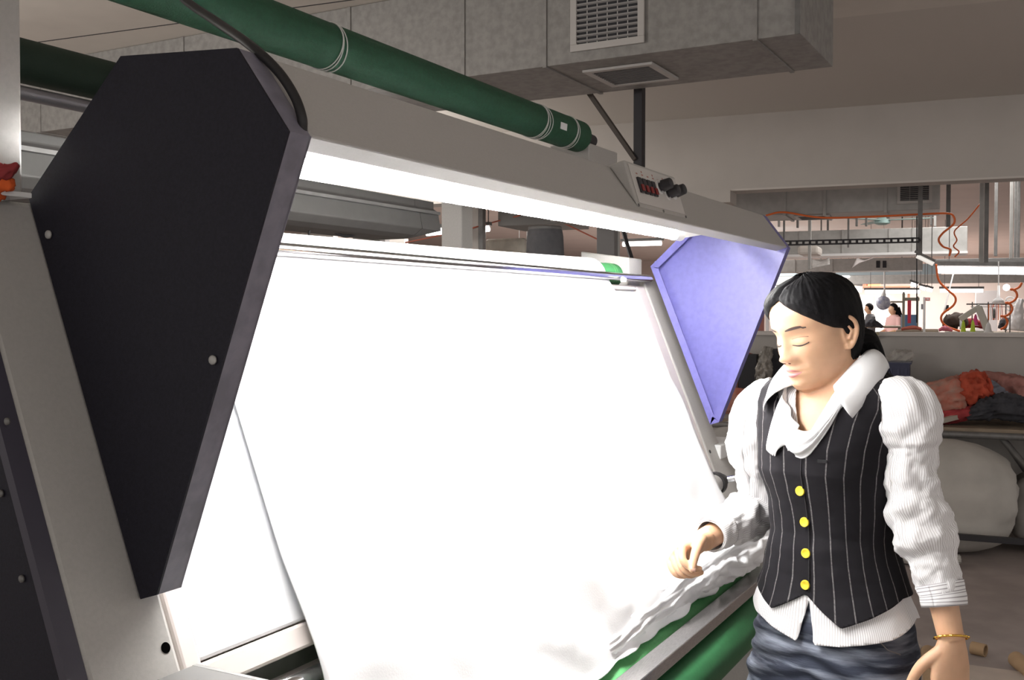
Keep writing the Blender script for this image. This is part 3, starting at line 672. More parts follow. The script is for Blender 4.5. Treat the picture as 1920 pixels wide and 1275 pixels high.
# =================================================================== HANGING BARS, SLOTTED RAIL, HOSES
hb = []
k = 0
for (x0, x1, y1, n, lab) in ((1722, 1729, 478, 9.1, 'grey hanging bar holding the slotted rail end'), (1775, 1782, 425, 9.6, 'short grey hanging bar right of the duct grille'), (1838, 1844, 492, 9.4, 'pale hanging bar, first of the close pair'), (1847, 1853, 492, 9.2, 'dark hanging bar, second of the close pair'),
        (1866, 1870, 480, 12, 'slim grey hanging bar right of the close pair'), (1895, 1899, 485, 11, 'dark hanging bar near the right edge'), (1903, 1906, 486, 13, 'thin hanging bar, left one of the last two'), (1909, 1912, 486, 13.5, 'thin hanging bar, right one of the last two'),
        (1516, 1520, 505, 11, 'slim grey hanging bar above the white tank'), (1469, 1471, 455, 12, 'thin hanging rod close to the hood tip'), (1745, 1748, 422, 12.5, 'thin hanging rod beside the grille duct end'), (1752, 1755, 424, 12.5, 'second thin hanging rod beside the grille duct end'), (1605, 1608, 424, 12.8, 'short dark rod between the two long ducts, left one'), (1623, 1626, 424, 12.8, 'short dark rod between the two long ducts, right one'), (1459, 1462, 425, 12.8, 'short dark rod just right of the hood edge'), (1494, 1497, 427, 12.8, 'short dark rod above the white tank')):
    vpost('hanging_bar', lab, n, x0, x1, 300, y1, steel_m if k % 3 != 2 else galv2_m, .05, 'bar', None, 3.29); k += 1
# slotted rail
ra_, za_ = rm(9.05, 1470, 456); rb_, zb_ = rm(9.05, 1724, 450)
a = W(9.05, ra_, za_); b_ = W(9.05, rb_, zb_)
sr_ = thing('slotted_rail', tuple((a+b_)/2), 'dark slotted angle rail running from the hood tip to the grey hanging bar', 'rail')
d = b_-a
MB().bar(a+ZZ*.016, b_+ZZ*.016, .03, .012).build('rail_edge', blk_m, sr_); MB().bar(a-ZZ*.016, b_-ZZ*.016, .03, .012).build('rail_edge', blk_m, sr_)
wb = None
for k in range(21):
    p = a+d*(k/20)
    if wb is None: wb = MB().bar(p-d*.0085, p+d*.0085, .03, .022).build('web', blk_m, sr_); p0 = p
    else: twin(wb, tuple(p-p0), sr_)
def hose(label, pts, r, m=ohose_m, name='air_hose', cat='hose'):
    P = [W(n, *rm(n, x, y)) for x, y, n in pts]
    return tag(MB().tube(spline(P, 8), r, 8).build(name, m, smooth=True), label, cat)
hose('orange air hose strung under the near hall duct and curling down at its end', [(1436, 404, 9.2), (1470, 398, 9.2), (1540, 408, 9.2), (1640, 406, 9.2), (1720, 402, 9.2), (1775, 400, 9.2), (1788, 406, 9.2), (1788, 420, 9.2), (1768, 437, 9.2), (1760, 450, 9.2), (1768, 462, 9.2), (1782, 468, 9.2), (1780, 480, 9.2)], .0085)
hose('thin orange hose slanting from the pale hanging bar', [(1838, 382, 9.6), (1815, 410, 9.6), (1790, 433, 9.6), (1794, 450, 9.6), (1788, 462, 9.6), (1798, 472, 9.6), (1790, 482, 9.6)], .006)
hose('orange hose hanging in a long S under the bright lamp', [(1755, 495, 10.4), (1760, 525, 10.4), (1775, 542, 10.4), (1791, 557, 10.4), (1788, 572, 10.4), (1768, 588, 10.4), (1765, 600, 10.4), (1775, 612, 10.4), (1800, 621, 10.4)], .010)
hc = [(1905+10*math.cos(t), 532+ t*7.5 + 9*math.sin(t), 10.2) for t in np.linspace(-1, 2.5*math.pi, 26)]
hose('coiled orange hose beside the white sewing lamp at the right edge', [(1908 - i*1.3 + 8*math.cos(i*.9), 530+i*3.6+5*math.sin(i*.9), 10.2) for i in range(24)], .010)
hose('white wire slanting down past the orange S hose', [(1789, 507, 11.0), (1770, 585, 10.6)], .007, white_m, 'wire', 'wire')
hose('red cord crossing the gap left of the pale grey column', [(760, 455, 9.9), (860, 434, 9.99), (895, 425, 9.99), (935, 414, 10.49), (975, 404, 10.49)], .008, mat('red_cord', (.55, .16, .10), .5), 'cord', 'cord')
hose('red cord crossing the gap right of the grey pail', [(1050, 415, 10.49), (1119, 448, 9.8), (1135, 455, 9.6)], .008, mat('red_cord', (.55, .16, .10), .5), 'cord', 'cord')
hose('black hanging wire passing between the far lamps', [(1719, 300, 10.6), (1719, 605, 10.6)], .006, black_m, 'wire', 'wire')

# tank, newspapers, fan
t = rm(11.5, 1495, 478); t2 = rm(11.5, 1535, 460)
tag(MB().rbox(11.5, 11.9, t2[0], t[0], t[1], t2[1]).build('plastic_tank', mat('dingy_white', (.70, .65, .60), .5), bevel=.03), 'dingy white plastic tank hanging under the slotted rail', 'tank')
MB().rbox(11.68, 11.70, t2[0]-.3, t2[0]-.28, t2[1]-.02, 3.31).build('strap', steel_m, bpy.data.objects['plastic_tank'])
def sheet(label, n, pts, m, name, cat):
    P = [W(n+dn, *rm(n+dn, x, y)) for x, y, dn in pts]
    G = [[np.array(P[0])*(1-s)*(1-q)+np.array(P[1])*s*(1-q)+np.array(P[2])*s*q+np.array(P[3])*(1-s)*q + np.array([0, 0, -.04*math.sin(s*3.1)*(1-q)]) for s in np.linspace(0, 1, 8)] for q in np.linspace(0, 1, 6)]
    return tag(MB().grid(G).build(name, m, smooth=True, solid=.004), label, cat)
sheet('creased newsprint sheet hanging from the duct edge', 12.97, [(1520, 484, 0), (1555, 482, 0), (1556, 496, -.3), (1520, 503, -.3)], mat('newsprint', (.62, .60, .58), .8, noise=.25, nscale=20), 'paper_sheet', 'paper')
sheet('pale plastic sheet sagging from the duct edge', 12.97, [(1607, 483, 0), (1640, 482, 0), (1612, 492, -.3), (1597, 503, -.3)], mat('pale_plastic', (.58, .54, .53), .5), 'plastic_sheet', 'plastic')
fu_, fz_ = rm(14, 1654, 413)
fan = thing('ceiling_fan', tuple(W(14, fu_, fz_)), 'pale teal ceiling fan in the hall between the ducts', 'fan')
MB().lathe(W(14, fu_, fz_), (0, 0, -1), [(-.04, .04), (0, .10), (.04, .10), (.06, .05)], 20).build('motor', teal_m, fan, auto=50)
MB().bar(W(14, fu_, fz_), W(14, fu_, 3.29), .025).build('rod', teal_m, fan)
for kk in range(3):
    an = kk*2.094+.4; dv = NN*math.cos(an)+UU*math.sin(an)
    MB().bar(W(14, fu_, fz_)+dv*.09, W(14, fu_, fz_)+dv*.62, .12, .008).build('blade', teal_m, fan)

# =================================================================== FAR HALL: WINDOW, RACKS, WORKERS
ua, za = rm(33.9, 1665, 640); ub, zb_ = rm(33.9, 1585, 556)
wn = struct(MB().rbox(33.93, 33.99, ua, ub, za, zb_).build('window_1', window_m))
for f_ in (0, .33, .66, 1):
    uu_ = ua+(ub-ua)*f_; MB().rbox(33.88, 33.93, uu_-.03, uu_+.03, za, zb_).build('mullion', hall_m, wn)
for k, (x0, x1, y0, y1, m, lab) in enumerate(((1592, 1612, 527, 536, shelfor_m, 'orange carton on the high far shelf, left one'), (1612, 1625, 526, 538, shelfrd_m, 'red carton on the high far shelf'), (1627, 1650, 526, 539, shelfor_m, 'orange carton on the high far shelf, right one'))):
    vpost('carton', lab, 28, x0, x1, y0, y1, m, .4, 'carton')
rbeam('high_shelf', 'rust-coloured shelf board carrying the far cartons', 'shelf', 27.9, .5, 1585, 1706, 536.5, 539, mat('rust', (.40, .20, .13), .8), .6)
for px_ in (1586, 1704):
    q_ = rm(28.1, px_, 539); tag(MB().rbox(28.1, 28.16, q_[0]-.03, q_[0]+.03, 0, q_[1]).build('shelf_post', mat('rust', (.40, .20, .13), .8)), 'rust-coloured post holding the high far shelf, at its ' + ('hair-side end' if px_ < 1600 else 'open end'), 'post')

def remeshed(mb, voxel, name, m, parent, smooth_it=2):
    o = mb.build(name, m, parent)
    md = o.modifiers.new('r', 'REMESH'); md.mode = 'VOXEL'; md.voxel_size = voxel; md.use_smooth_shade = True
    s = o.modifiers.new('s', 'SMOOTH'); s.iterations = smooth_it; s.factor = .5
    dg = bpy.context.evaluated_depsgraph_get(); me = bpy.data.meshes.new_from_object(o.evaluated_get(dg)); o.modifiers.clear()
    old = o.data; o.data = me; bpy.data.meshes.remove(old)
    me.materials.clear(); me.materials.append(m)
    me.polygons.foreach_set('use_smooth', [True]*len(me.polygons))
    return o
def worker(px, py_head, n, facing, shirt, hairm, long_hair, label):
    u, z = rm(n, px, py_head); base = W(n, u, 0); hgt = z+.10
    fx = NN*math.cos(facing)+UU*math.sin(facing); lx = np.cross(ZZ, fx)
    def p(f, l, h): return base + fx*f + lx*l + ZZ*h*(hgt/1.66)
    t = thing('person', tuple(base), label, 'person')
    b = MB()
    b.sphere(p(.05, 0, 1.54), (.085, .085, .115)); b.tube([p(.01, 0, 1.35), p(.04, 0, 1.5)], [.055, .05], 10)
    b.sphere(p(.14, 0, 1.52), .018)
    el = lambda f, l, h, a, c: [p(f+c*math.cos(q), l+a*math.sin(q), h) for q in np.linspace(0, 2*math.pi, 20, endpoint=False)]
    b.loft([el(0, 0, .80, .16, .11), el(0, 0, 1.05, .14, .10), el(0, 0, 1.25, .18, .11), el(0, 0, 1.36, .17, .09), el(0, 0, 1.42, .07, .06)])
    for s in (-1, 1):
        b.tube([p(0, s*.17, 1.36), p(.03, s*.22, 1.12), p(.25, s*.15, 1.05), p(.34, s*.12, 1.05)], [.05, .045, .035, .03], 10)
        b.tube([p(0, s*.09, .85), p(.02, s*.09, .45), p(0, s*.09, .04)], [.085, .06, .045], 10)
        b.tube([p(-.03, s*.09, .03), p(.15, s*.09, .03)], [.035, .03], 10)
    remeshed(b, .014, 'body', skin_m, t)
    s_ = MB(); s_.loft([el(0, 0, .78, .175, .125), el(0, 0, 1.05, .155, .115), el(0, 0, 1.25, .195, .125), el(0, 0, 1.365, .185, .105), el(0, 0, 1.43, .08, .07)])
    for s in (-1, 1): s_.tube([p(0, s*.165, 1.37), p(.03, s*.22, 1.12), p(.12, s*.19, 1.08)], [.065, .058, .05], 12)
    remeshed(s_, .014, 'shirt', shirt, t)
    tr_ = MB()
    for s in (-1, 1): tr_.tube([p(0, s*.085, .88), p(.02, s*.09, .45), p(0, s*.09, .07)], [.10, .075, .06], 12)
    remeshed(tr_, .016, 'trousers', char_m, t)
    h = MB(); h.sphere(p(.03, 0, 1.575), (.098, .098, .105))
    if long_hair: h.tube([p(-.04, 0, 1.56), p(-.11, 0, 1.42), p(-.13, 0, 1.22), p(-.12, 0, 1.12)], [.085, .075, .06, .02], 12)
    h.clip(lambda q: .02 - ((np.array(q)-p(.05, 0, 1.56))@fx) + max(0, (q[2]-p(0, 0, 1.58)[2]))*1.2)
    h.build('hair', hairm, t, smooth=True, solid=.006)
    return t
worker(1632, 577, 26, math.pi*.62, greyshirt_m, hair_m, False, 'far worker with short hair and a dark grey shirt before the bright window')
worker(1677, 578, 24, math.pi*.72, pinkshirt_m, hair_m, True, 'far worker with long dark hair in a pink shirt beside the hanging bag')
# hanging clear bag of scraps
bu, bz = rm(20, 1656, 568)
bg = thing('scrap_bag', tuple(W(20, bu, bz)), 'clear bag of blue and white scraps hanging between the two far workers', 'bag')
MB().sphere(W(20, bu, bz), (.13, .13, .13), 20, 14).build('bag', mat('scrap_mix', (.60, .62, .68), .4, noise=.6, nscale=14, ncol=(.22, .24, .42)), bg, smooth=True)
MB().tube([W(20, bu, bz+.12), W(20, bu-.02, bz+.25), W(20, bu, 3.31)], [.05, .015, .006], 8).build('tie', white_m, bg)
# rack posts etc.
rk_ = thing('garment_rack', tuple(W(17, rm(17, 1700, 600)[0], 0)), 'olive steel garment rack with a crossbar right of the pink-shirted worker', 'rack')
def rb(mb, n, x0, x1, y0, y1, dn=.05, zbot=None):
    ua, za = rm(n, x1, y1); ub, zb_ = rm(n, x0, y0); return mb.rbox(n, n+dn, ua, ub, za if zbot is None else zbot, zb_)
olive_m = mat('olive_steel', (.26, .25, .20), .6)
rb(MB(), 17, 1692, 1696, 547, 625, .05, 0).build('post', olive_m, rk_); rb(MB(), 17, 1719, 1721.5, 556, 625, .05, 0).build('post', olive_m, rk_)
rb(MB(), 17, 1670, 1696, 564.5, 567.5).build('crossbar', olive_m, rk_); rb(MB(), 17, 1696, 1724, 558, 564).build('crossbar', olive_m, rk_)
vpost('hanging_cloth', 'long red cloth hanging from the olive garment rack', 16.98, 1702, 1708, 563, 606, mat('crimson', (.62, .05, .09), .8), .03, 'cloth')
vpost('hanging_cloth', 'blue cloth hanging low beside the olive garment rack', 17.3, 1697, 1720, 590, 612, bluecl_m, .04, 'cloth', 0)
vpost('hanging_cloth', 'pale blue cloth strip behind the olive rack', 17.6, 1689, 1701, 590, 618, mat('pale_blue', (.40, .50, .60), .8), .04, 'cloth', 0)
wp = thing('sign_pole', tuple(W(11, rm(11, 1733, 600)[0], 0)), 'white pole with a small red and white sign at its top', 'pole')
rb(MB(), 11, 1731, 1735, 557, 622, .03, 0).build('pole', white_m, wp)
rb(MB(), 10.98, 1735, 1744, 558, 564, .01).build('sign_plate', mat('sign_red', (.72, .28, .28), .6), wp); rb(MB(), 10.975, 1737, 1742, 560, 562, .006).build('sign_mark', white_m, wp)
# work tables in the hall behind the partition
for k, (n, x0, x1, y, lab) in enumerate(((20, 1560, 1690, 612, 'far work table in front of the two workers'), (14, 1680, 1760, 620, 'work table behind the white sign pole'), (9.6, 1775, 1960, 627, 'sewing table just behind the partition at the right edge'))):
    ua, za = rm(n, x1, y); ub, _ = rm(n, x0, y)
    tb = thing('work_table', tuple(W(n+.4, (ua+ub)/2, 0)), lab, 'table')
    MB().rbox(n, n+1.5, ua, ub, za-.03, za).build('tabletop', wood_m, tb, bevel=.003)
    for uu_ in (ua+.04, ub-.04):
        for nv in (n+.05, n+1.45): MB().rbox(nv-.02, nv+.02, uu_-.02, uu_+.02, 0, za-.03).build('leg', steel_m, tb)
def rheap(label, n, pts, rad, m, seed, name='cloth_heap', cat='cloth', amp=.4, flat=.8):
    P = [W(n, *rm(n, x, y)) for x, y in pts]
    return heap(name, m, P, rad, label, cat, seed, amp, flat, 24, 20)
rheap('dark heap of cloth on the far table behind the woman\'s hair', 20, [(1622, 610), (1636, 606), (1655, 613)], [.04, .10, .03], char_m, 4)
rheap('brown red cloth lying on the table behind the partition', 14, [(1690, 617), (1712, 614), (1728, 617)], [.02, .03, .02], mat('rust_cloth', (.35, .09, .06), .8), 5)
rheap('dark brown heap of cloth behind the orange S hose', 10.6, [(1770, 614), (1782, 604), (1800, 602), (1812, 612)], [.03, .09, .09, .03], brown_m, 6)
rheap('bright pink cloth bundle on the partition top', 10.0, [(1760, 619), (1772, 616), (1786, 620)], [.015, .03, .012], pinkcl_m, 7)
rheap('mixed dark red garments beside the brown heap', 10.8, [(1800, 612), (1822, 606), (1850, 612)], [.03, .06, .03], redcl_m, 8)
rheap('white and grey garments hanging at the right edge', 10.5, [(1905, 620), (1908, 590), (1914, 560)], [.09, .06, .03], plain_m, 9)
rheap('black work bag between the thread stand and the white garments', 10.9, [(1880, 618), (1885, 605), (1895, 600)], [.05, .06, .03], char_m, 10)
# sewing machine, thread stand, lamp, spools
def spool(px, py, n, m, lab, h=.10, r=.022):
    u, z = rm(n, px, py); t = thing('thread_cone', tuple(W(n, u, z)), lab, 'thread cone')
    MB().lathe(W(n, u, z), (0, 0, 1), [(0, r), (h*.85, r*.5), (h*.86, r*.3), (h, r*.3)], 14).build('thread', m, t, auto=40)
    MB().lathe(W(n, u, z), (0, 0, 1), [(-.004, r*1.15), (0, r*1.15)], 14).build('base', white_m, t)
spool(1806, 622, 9.8, lime_m, 'lime green thread cone, left one of two on the sewing table')
spool(1824, 622, 9.8, lime_m, 'lime green thread cone, right one of two on the sewing table')
spool(1853, 622, 9.7, white_m, 'white thread cone with a dark top near the thread stand', .08, .03)
spool(1829, 610, 10.1, mat('magenta', (.75, .08, .30), .6), 'magenta thread cone behind the lime ones')
ts = thing('thread_stand', tuple(W(10.3, rm(10.3, 1865, 600)[0], 1.3)), 'grey thread stand of slim rods with orange and white threads', 'thread stand')
for x in (1822, 1852, 1885, 1893): rb(MB(), 10.3, x, x+1.6, 566, 624, .01).build('rod', steel_m, ts)
rb(MB(), 10.3, 1812, 1893, 569, 571.5, .012).build('rod', steel_m, ts); rb(MB(), 10.3, 1820, 1893, 574.5, 576, .012).build('rod', white_m, ts)
for k in range(9):
    x = 1854+k*3; MB().tube([W(10.29, *rm(10.29, x, 571)), W(10.25, *rm(10.25, x+2*math.sin(k), 600))], .004, 6).build('thread', (ohose_m, white_m, mat('rose', (.75, .35, .35), .6))[k % 3], ts)
sm = thing('sewing_machine', tuple(W(10.1, rm(10.1, 1830, 622)[0], rm(10.1, 1830, 622)[1])), 'pale grey sewing machine head with a slanted arm on the table behind the partition', 'sewing machine')
su, sz = rm(10.1, 1838, 624); cream_m = mat('machine_cream', (.55, .53, .49), .4)
MB().rbox(9.95, 10.25, su-.10, su+.16, sz-.02, sz+.02).build('bed', cream_m, sm, bevel=.01)
MB().bar(W(10.1, su-.06, sz+.02), W(10.1, su+.02, sz+.24), .07, .06).build('column', cream_m, sm, bevel=.01)
MB().bar(W(10.1, su+.0, sz+.24), W(10.1, su+.17, sz+.12), .06, .05).build('arm', cream_m, sm, bevel=.01)
MB().lathe(W(10.1, su-.10, sz+.18), -UU, [(0, .05), (.02, .05)], 20).build('handwheel', steel_m, sm, auto=40)
MB().bar(W(10.1, su+.16, sz+.12), W(10.1, su+.16, sz+.03), .02).build('needle_bar', chrome_m, sm)
dl = thing('desk_lamp', tuple(W(10.4, *rm(10.4, 1872, 568))), 'white cone-shaded sewing lamp hanging near the coiled orange hose', 'lamp')
lu, lz = rm(10.4, 1872, 568)
MB().lathe(W(10.4, lu, lz), (0, 0, 1), [(0, .052), (.03, .04), (.05, .012), (.16, .008)], 20, cap=False).build('lamp_shade', white_m, dl, smooth=True, solid=.003)
MB().bar(W(10.4, lu, lz+.14), W(10.45, lu, 2.0), .01).build('stem', white_m, dl)
MB().sphere(W(10.4, *rm(10.4, 1887, 539)), .03).build('bulb', ftube_m, dl, smooth=True)
hose('bundle of white cables looped at the right edge', [(1895+9*math.cos(i*.8), 560+i*.8+8*math.sin(i*.8), 10.6) for i in range(22)], .006, white_m, 'cable_bundle', 'cable')
# doorway strip right of the blue plate
vpost('door_panel', 'red-brown door panel just right of the blue side plate', 15, 1421, 1432, 570, 605, doorred_m, .05, 'door', 0)
vpost('door_post', 'pale door post beside the red-brown door panel', 14.9, 1436, 1441, 545, 605, white_m, .05, 'post', 0)
# small far machine cabinets on the pink wall
vpost('wall_box', 'small dark switch box on the far wall by the white sign pole', 30, 1727, 1732, 570, 580, dark_m, .1, 'box')
vpost('wall_box', 'dark hanging tool under the slanting white wire', 16, 1773, 1779, 572, 583, dark_m, .1, 'box')
vpost('storage_cabinet', 'grey cabinet against the far wall right of the far lamps', 30, 1830, 1870, 545, 600, mat('cab_grey', (.42, .40, .40), .6), .5, 'cabinet', 0)

# =================================================================== TABLE WITH HEAPS, SACKS
TN = 7.18
tb = thing('sorting_table', tuple(W(TN+.35, .5, 0)), 'long worn wooden sorting table on steel trestles below the partition', 'table')
for k in range(4):
    MB().rbox(TN+k*.172, TN+k*.172+.168, -1.4, 2.6, .755, .785).build('plank', wood_m, tb, bevel=.004)
MB().tube([W(TN-.012, -1.4, .742), W(TN-.012, 2.6, .742)], .022, 12).build('edge_tube', steel_m, tb, smooth=True)
for u in (-.75, 1.0, 2.4):
    MB().tube([W(TN+.02, u+.35, .74), W(TN+.02, u, .30), W(TN+.02, u-.12, .02)], .02, 10).build('leg', steel_m, tb, smooth=True)
    MB().tube([W(TN+.62, u+.35, .74), W(TN+.62, u-.12, .02)], .02, 10).build('leg', steel_m, tb, smooth=True)
MB().bar(W(TN-.45, -1.4, .17), W(TN-.45, .9, .17), .035).build('low_rail', blk_m, tb)
for u in (-1.2, .8): MB().bar(W(TN-.45, u, .17), W(TN+.02, u, .30), .03).build('low_strut', blk_m, tb)
def theap(label, pts, rad, m, seed, n=TN+.25, amp=.3, flat=.8, name='cloth_bundle', cat='bundle'):
    return heap(name, m, [W(n+dn, *rm(n+dn, x, y)) for x, y, dn in pts], rad, label, cat, seed, amp, flat, 50, 40)
theap('long salmon red mesh bag of cloth lying on the sorting table behind the woman', [(1640, 742, .1), (1690, 748, .05), (1745, 747, 0), (1795, 740, 0), (1808, 738, 0)], [.05, .09, .13, .16, .13], salmon_m, 11)
theap('vermilion cloth bulging from the open end of the salmon bag', [(1790, 735, .0), (1815, 733, 0), (1838, 728, .05), (1850, 730, .05)], [.10, .145, .15, .06], vermil_m, 12)
theap('dark red cloth spilling under the salmon bag', [(1720, 784, -.06), (1760, 782, -.08), (1800, 776, -.08), (1835, 770, -.08)], [.05, .06, .06, .04], redcl_m, 13, amp=.4)
theap('pale slate blue cloth stuffed behind the charcoal cloth', [(1828, 712, .2), (1850, 735, .1), (1880, 760, .05), (1925, 770, .05)], [.05, .10, .11, .10], slate_m, 14)
theap('pink-red mesh bag sloping down to the right edge', [(1838, 706, .3), (1870, 722, .28), (1905, 735, .25), (1960, 755, .25)], [.06, .11, .14, .15], mat('rose_mesh', (.50, .23, .20), .8, noise=.3, nscale=16, bump=.2, bscale=25), 15)
theap('charcoal cloth heaped near the front edge of the sorting table', [(1812, 782, -.10), (1845, 768, -.10), (1885, 762, -.08), (1950, 772, -.05)], [.03, .085, .10, .08], char_m, 16, amp=.45)
theap('salmon cloth heap on the table between the blue plate and the woman', [(1330, 755, -.14), (1380, 752, -.14), (1425, 758, -.14), (1470, 765, -.14)], [.09, .11, .10, .08], salmon_m, 17)
tag(MB().bar(W(TN-.02, *rm(TN-.02, 1750, 793)), W(TN+.2, *rm(TN+.2, 1820, 775)), .03).build('stick', mat('pale_wood', (.42, .37, .31), .8)), 'pale wooden stick lying on the table under the charcoal cloth', 'stick')
yl = WALL_N-.06
tag(MB().bar(W(yl, *rm(yl, 1612, 642)), W(yl, *rm(yl, 1648, 625)), .035, .02).build('ruler', mat('yellowish_wood', (.40, .35, .22), .7)), 'yellowish wooden ruler leaning on the partition behind the woman\'s ear', 'ruler')
# blue crate and plastic
def crate(n, x0, x1, y0, y1, dn):
    ua, za = rm(n, x1, y1); ub, zb_ = rm(n, x0, y0); za = .787; t = thing('plastic_crate', tuple(W(n+dn/2, (ua+ub)/2, za)), 'dark blue plastic crate on the table behind the woman\'s shoulder', 'crate')
    tks = .015
    MB().rbox(n, n+dn, ua, ub, za, za+.01).build('bottom', crate_m, t)
    MB().rbox(n, n+tks, ua, ub, za+.01, zb_).build('side', crate_m, t); MB().rbox(n+dn-tks, n+dn, ua, ub, za+.01, zb_).build('side', crate_m, t)
    MB().rbox(n+tks, n+dn-tks, ua, ua+tks, za+.01, zb_).build('side', crate_m, t); MB().rbox(n+tks, n+dn-tks, ub-tks, ub, za+.01, zb_).build('side', crate_m, t)
    for k in range(6):
        uu_ = ua+(ub-ua)*(k+.5)/6; MB().rbox(n-.008, n, uu_-.008, uu_+.008, za+.01, zb_-.03).build('rib', crate_m, t)
    MB().rbox(n-.012, n+dn+.012, ua-.012, ub+.012, zb_, zb_+.012).build('rim', crate_m, t)
crate(TN+.3, 1622, 1705, 682, 712, .36)
theap('clear crumpled plastic bag rising from the blue crate', [(1660, 690, .3), (1690, 672, .3), (1712, 662, .3)], [.06, .08, .03], clear_m, 18, amp=.5, name='plastic_bag', cat='bag')
theap('clear crinkled plastic bag beside the dark boxes left of the woman', [(1418, 775, .1), (1424, 735, .1), (1432, 690, .1), (1440, 650, .1)], [.07, .07, .07, .04], mat('crinkled_plastic', (.40, .37, .33), .2, noise=.5, nscale=30, bump=.6, bscale=40), 19, amp=.5, name='plastic_bag', cat='bag')
def tbox(label, x0, x1, y0, y1, m, dn=.2, off=.3):
    n = TN+off; ua, za = rm(n, x1, y1); ub, zb_ = rm(n, x0, y0)
    return tag(MB().rbox(n, n+dn, ua, ub, .787, zb_).build('box', m, bevel=.004), label, 'box')
tbox('dark box with a pale front on the table left of the woman', 1385, 1418, 665, 735, dark_m)
tbox('red-brown box between the blue plate and the dark box', 1362, 1384, 680, 735, mat('redbrown_box', (.24, .11, .09), .7), .2, .34)
tbox('black box behind the clear bag next to the woman\'s collar', 1440, 1480, 655, 735, char_m, .2, .42)
theap('dark red cloth lying across the boxes left of the woman', [(1372, 678, .35), (1395, 668, .35), (1425, 672, .35)], [.025, .035, .02], redcl_m, 20)
# woven sacks under the table
def sack(label, n, x0, x1, y0, y1, dn, seed, m=sack_m):
    ua, za = rm(n, x1, y1); ub, zb_ = rm(n, x0, y0); cu = (ua+ub)/2; hw = (ub-ua)/2; H = zb_-max(za, 0)
    rings = []
    for q in np.linspace(0, 1, 26):
        r = max(.03, (1-abs(2*q-1)**3.2))**.5
        rings.append([W(n+dn/2+dn/2*r*math.copysign(abs(math.cos(t))**.7, math.cos(t))*(1+.1*fbm((math.cos(t)*1.5+seed, math.sin(t)*1.5, q*3), 1.5)), cu+hw*r*math.copysign(abs(math.sin(t))**.75, math.sin(t))*(1+.10*fbm((math.cos(t)+seed, math.sin(t), q*4), 1.6)), .005+H*q) for t in np.linspace(0, 2*math.pi, 44, endpoint=False)])
    return tag(MB().loft(rings).build('sack', m, smooth=True), label, 'sack')
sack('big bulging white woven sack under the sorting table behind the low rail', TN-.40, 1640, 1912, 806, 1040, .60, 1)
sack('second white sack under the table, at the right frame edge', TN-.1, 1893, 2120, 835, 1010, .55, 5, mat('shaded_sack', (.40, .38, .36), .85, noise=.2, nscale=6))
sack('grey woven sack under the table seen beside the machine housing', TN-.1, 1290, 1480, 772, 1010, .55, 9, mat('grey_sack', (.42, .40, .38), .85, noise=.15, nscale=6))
heap('sack_flap', sack_m, [W(TN-.55, .25, .05), W(TN-.55, 0, .045), W(TN-.52, -.16, .05)], [.06, .07, .04], 'loose folded flap of white sack lying on the floor by the low rail', 'sack', 30, .3, .6, 30, 30)

# =================================================================== CARDBOARD TUBES AND SCRAPS ON THE FLOOR
def ctube(pa, pb, r, label, m=card_m, group=None):
    a = on(2, r, *pa); b_ = on(2, r, *pb); d = b_-a; ln = np.linalg.norm(d); d /= ln
    o = MB().lathe(a, d, [(0, r), (ln, r), (ln, r*.8), (0.0, r*.8)], 20, cap=False)
    n = 20; o.f += [((3*n+j), (3*n+(j+1) % n), (j+1) % n, j) for j in range(n)]
    return tag(o.build('cardboard_tube', m, auto=40), label, 'cardboard tube')
ctube((1740, 1222), (1748, 1300), .030, 'cardboard tube standing out toward the camera, nearest the jeans pocket')
ctube((1690, 1228), (1722, 1218), .026, 'short pale paper-covered tube stub beside the jeans', kraft_m)
ctube((1742, 1222), (1790, 1226), .025, 'cardboard tube lying crosswise behind the hanging hand')
ctube((1822, 1214), (1848, 1220), .028, 'short cardboard tube just right of the hanging hand')
ctube((1905, 1236), (1935, 1262), .034, 'cardboard tube at the right frame edge on the floor')
q0 = on(2, .02, 1800, 1244); q1 = on(2, .02, 1935, 1262); q2 = on(2, .02, 1935, 1330); q3 = on(2, .02, 1700, 1320); q4 = on(2, .02, 1690, 1262)
cs = MB(); cs.add([p+ZZ*(.0) for p in (q0, q1, q2, q3, q4)] + [p-ZZ*.016 for p in (q0, q1, q2, q3, q4)], [(0, 1, 2, 3, 4), (9, 8, 7, 6, 5)] + [(i, (i+1) % 5, (i+1) % 5+5, i+5) for i in range(5)])
tag(cs.build('cardboard_sheet', kraft_m), 'flat pale cardboard sheet on the floor at the bottom right corner', 'cardboard')
ctube((1312, 1248), (1375, 1290), .050, 'thick brown cardboard tube under the front rollers', mat('brown_card', (.19, .13, .10), .8, noise=.3, nscale=9))
ctube((1350, 1225), (1382, 1212), .040, 'cardboard tube end poking out below the green roller', mat('brown_card', (.19, .13, .10), .8))
ctube((1385, 1262), (1420, 1225), .035, 'pale cardboard tube between the roller and the jeans', mat('tan_card', (.38, .28, .19), .8))
ctube((1300, 1262), (1360, 1300), .04, 'yellowish cardboard tube at the bottom edge under the rollers', mat('ochre_card', (.42, .30, .15), .8))
hoseP = [on(2, .05, 1345, 1222), on(2, .06, 1353, 1235), on(2, .05, 1346, 1246), on(2, .02, 1365, 1256), on(2, .02, 1380, 1250)]
tag(MB().tube(spline(hoseP), .010, 8).build('cable_loop', black_m, smooth=True), 'black cable loop among the cardboard tubes under the rollers', 'cable')
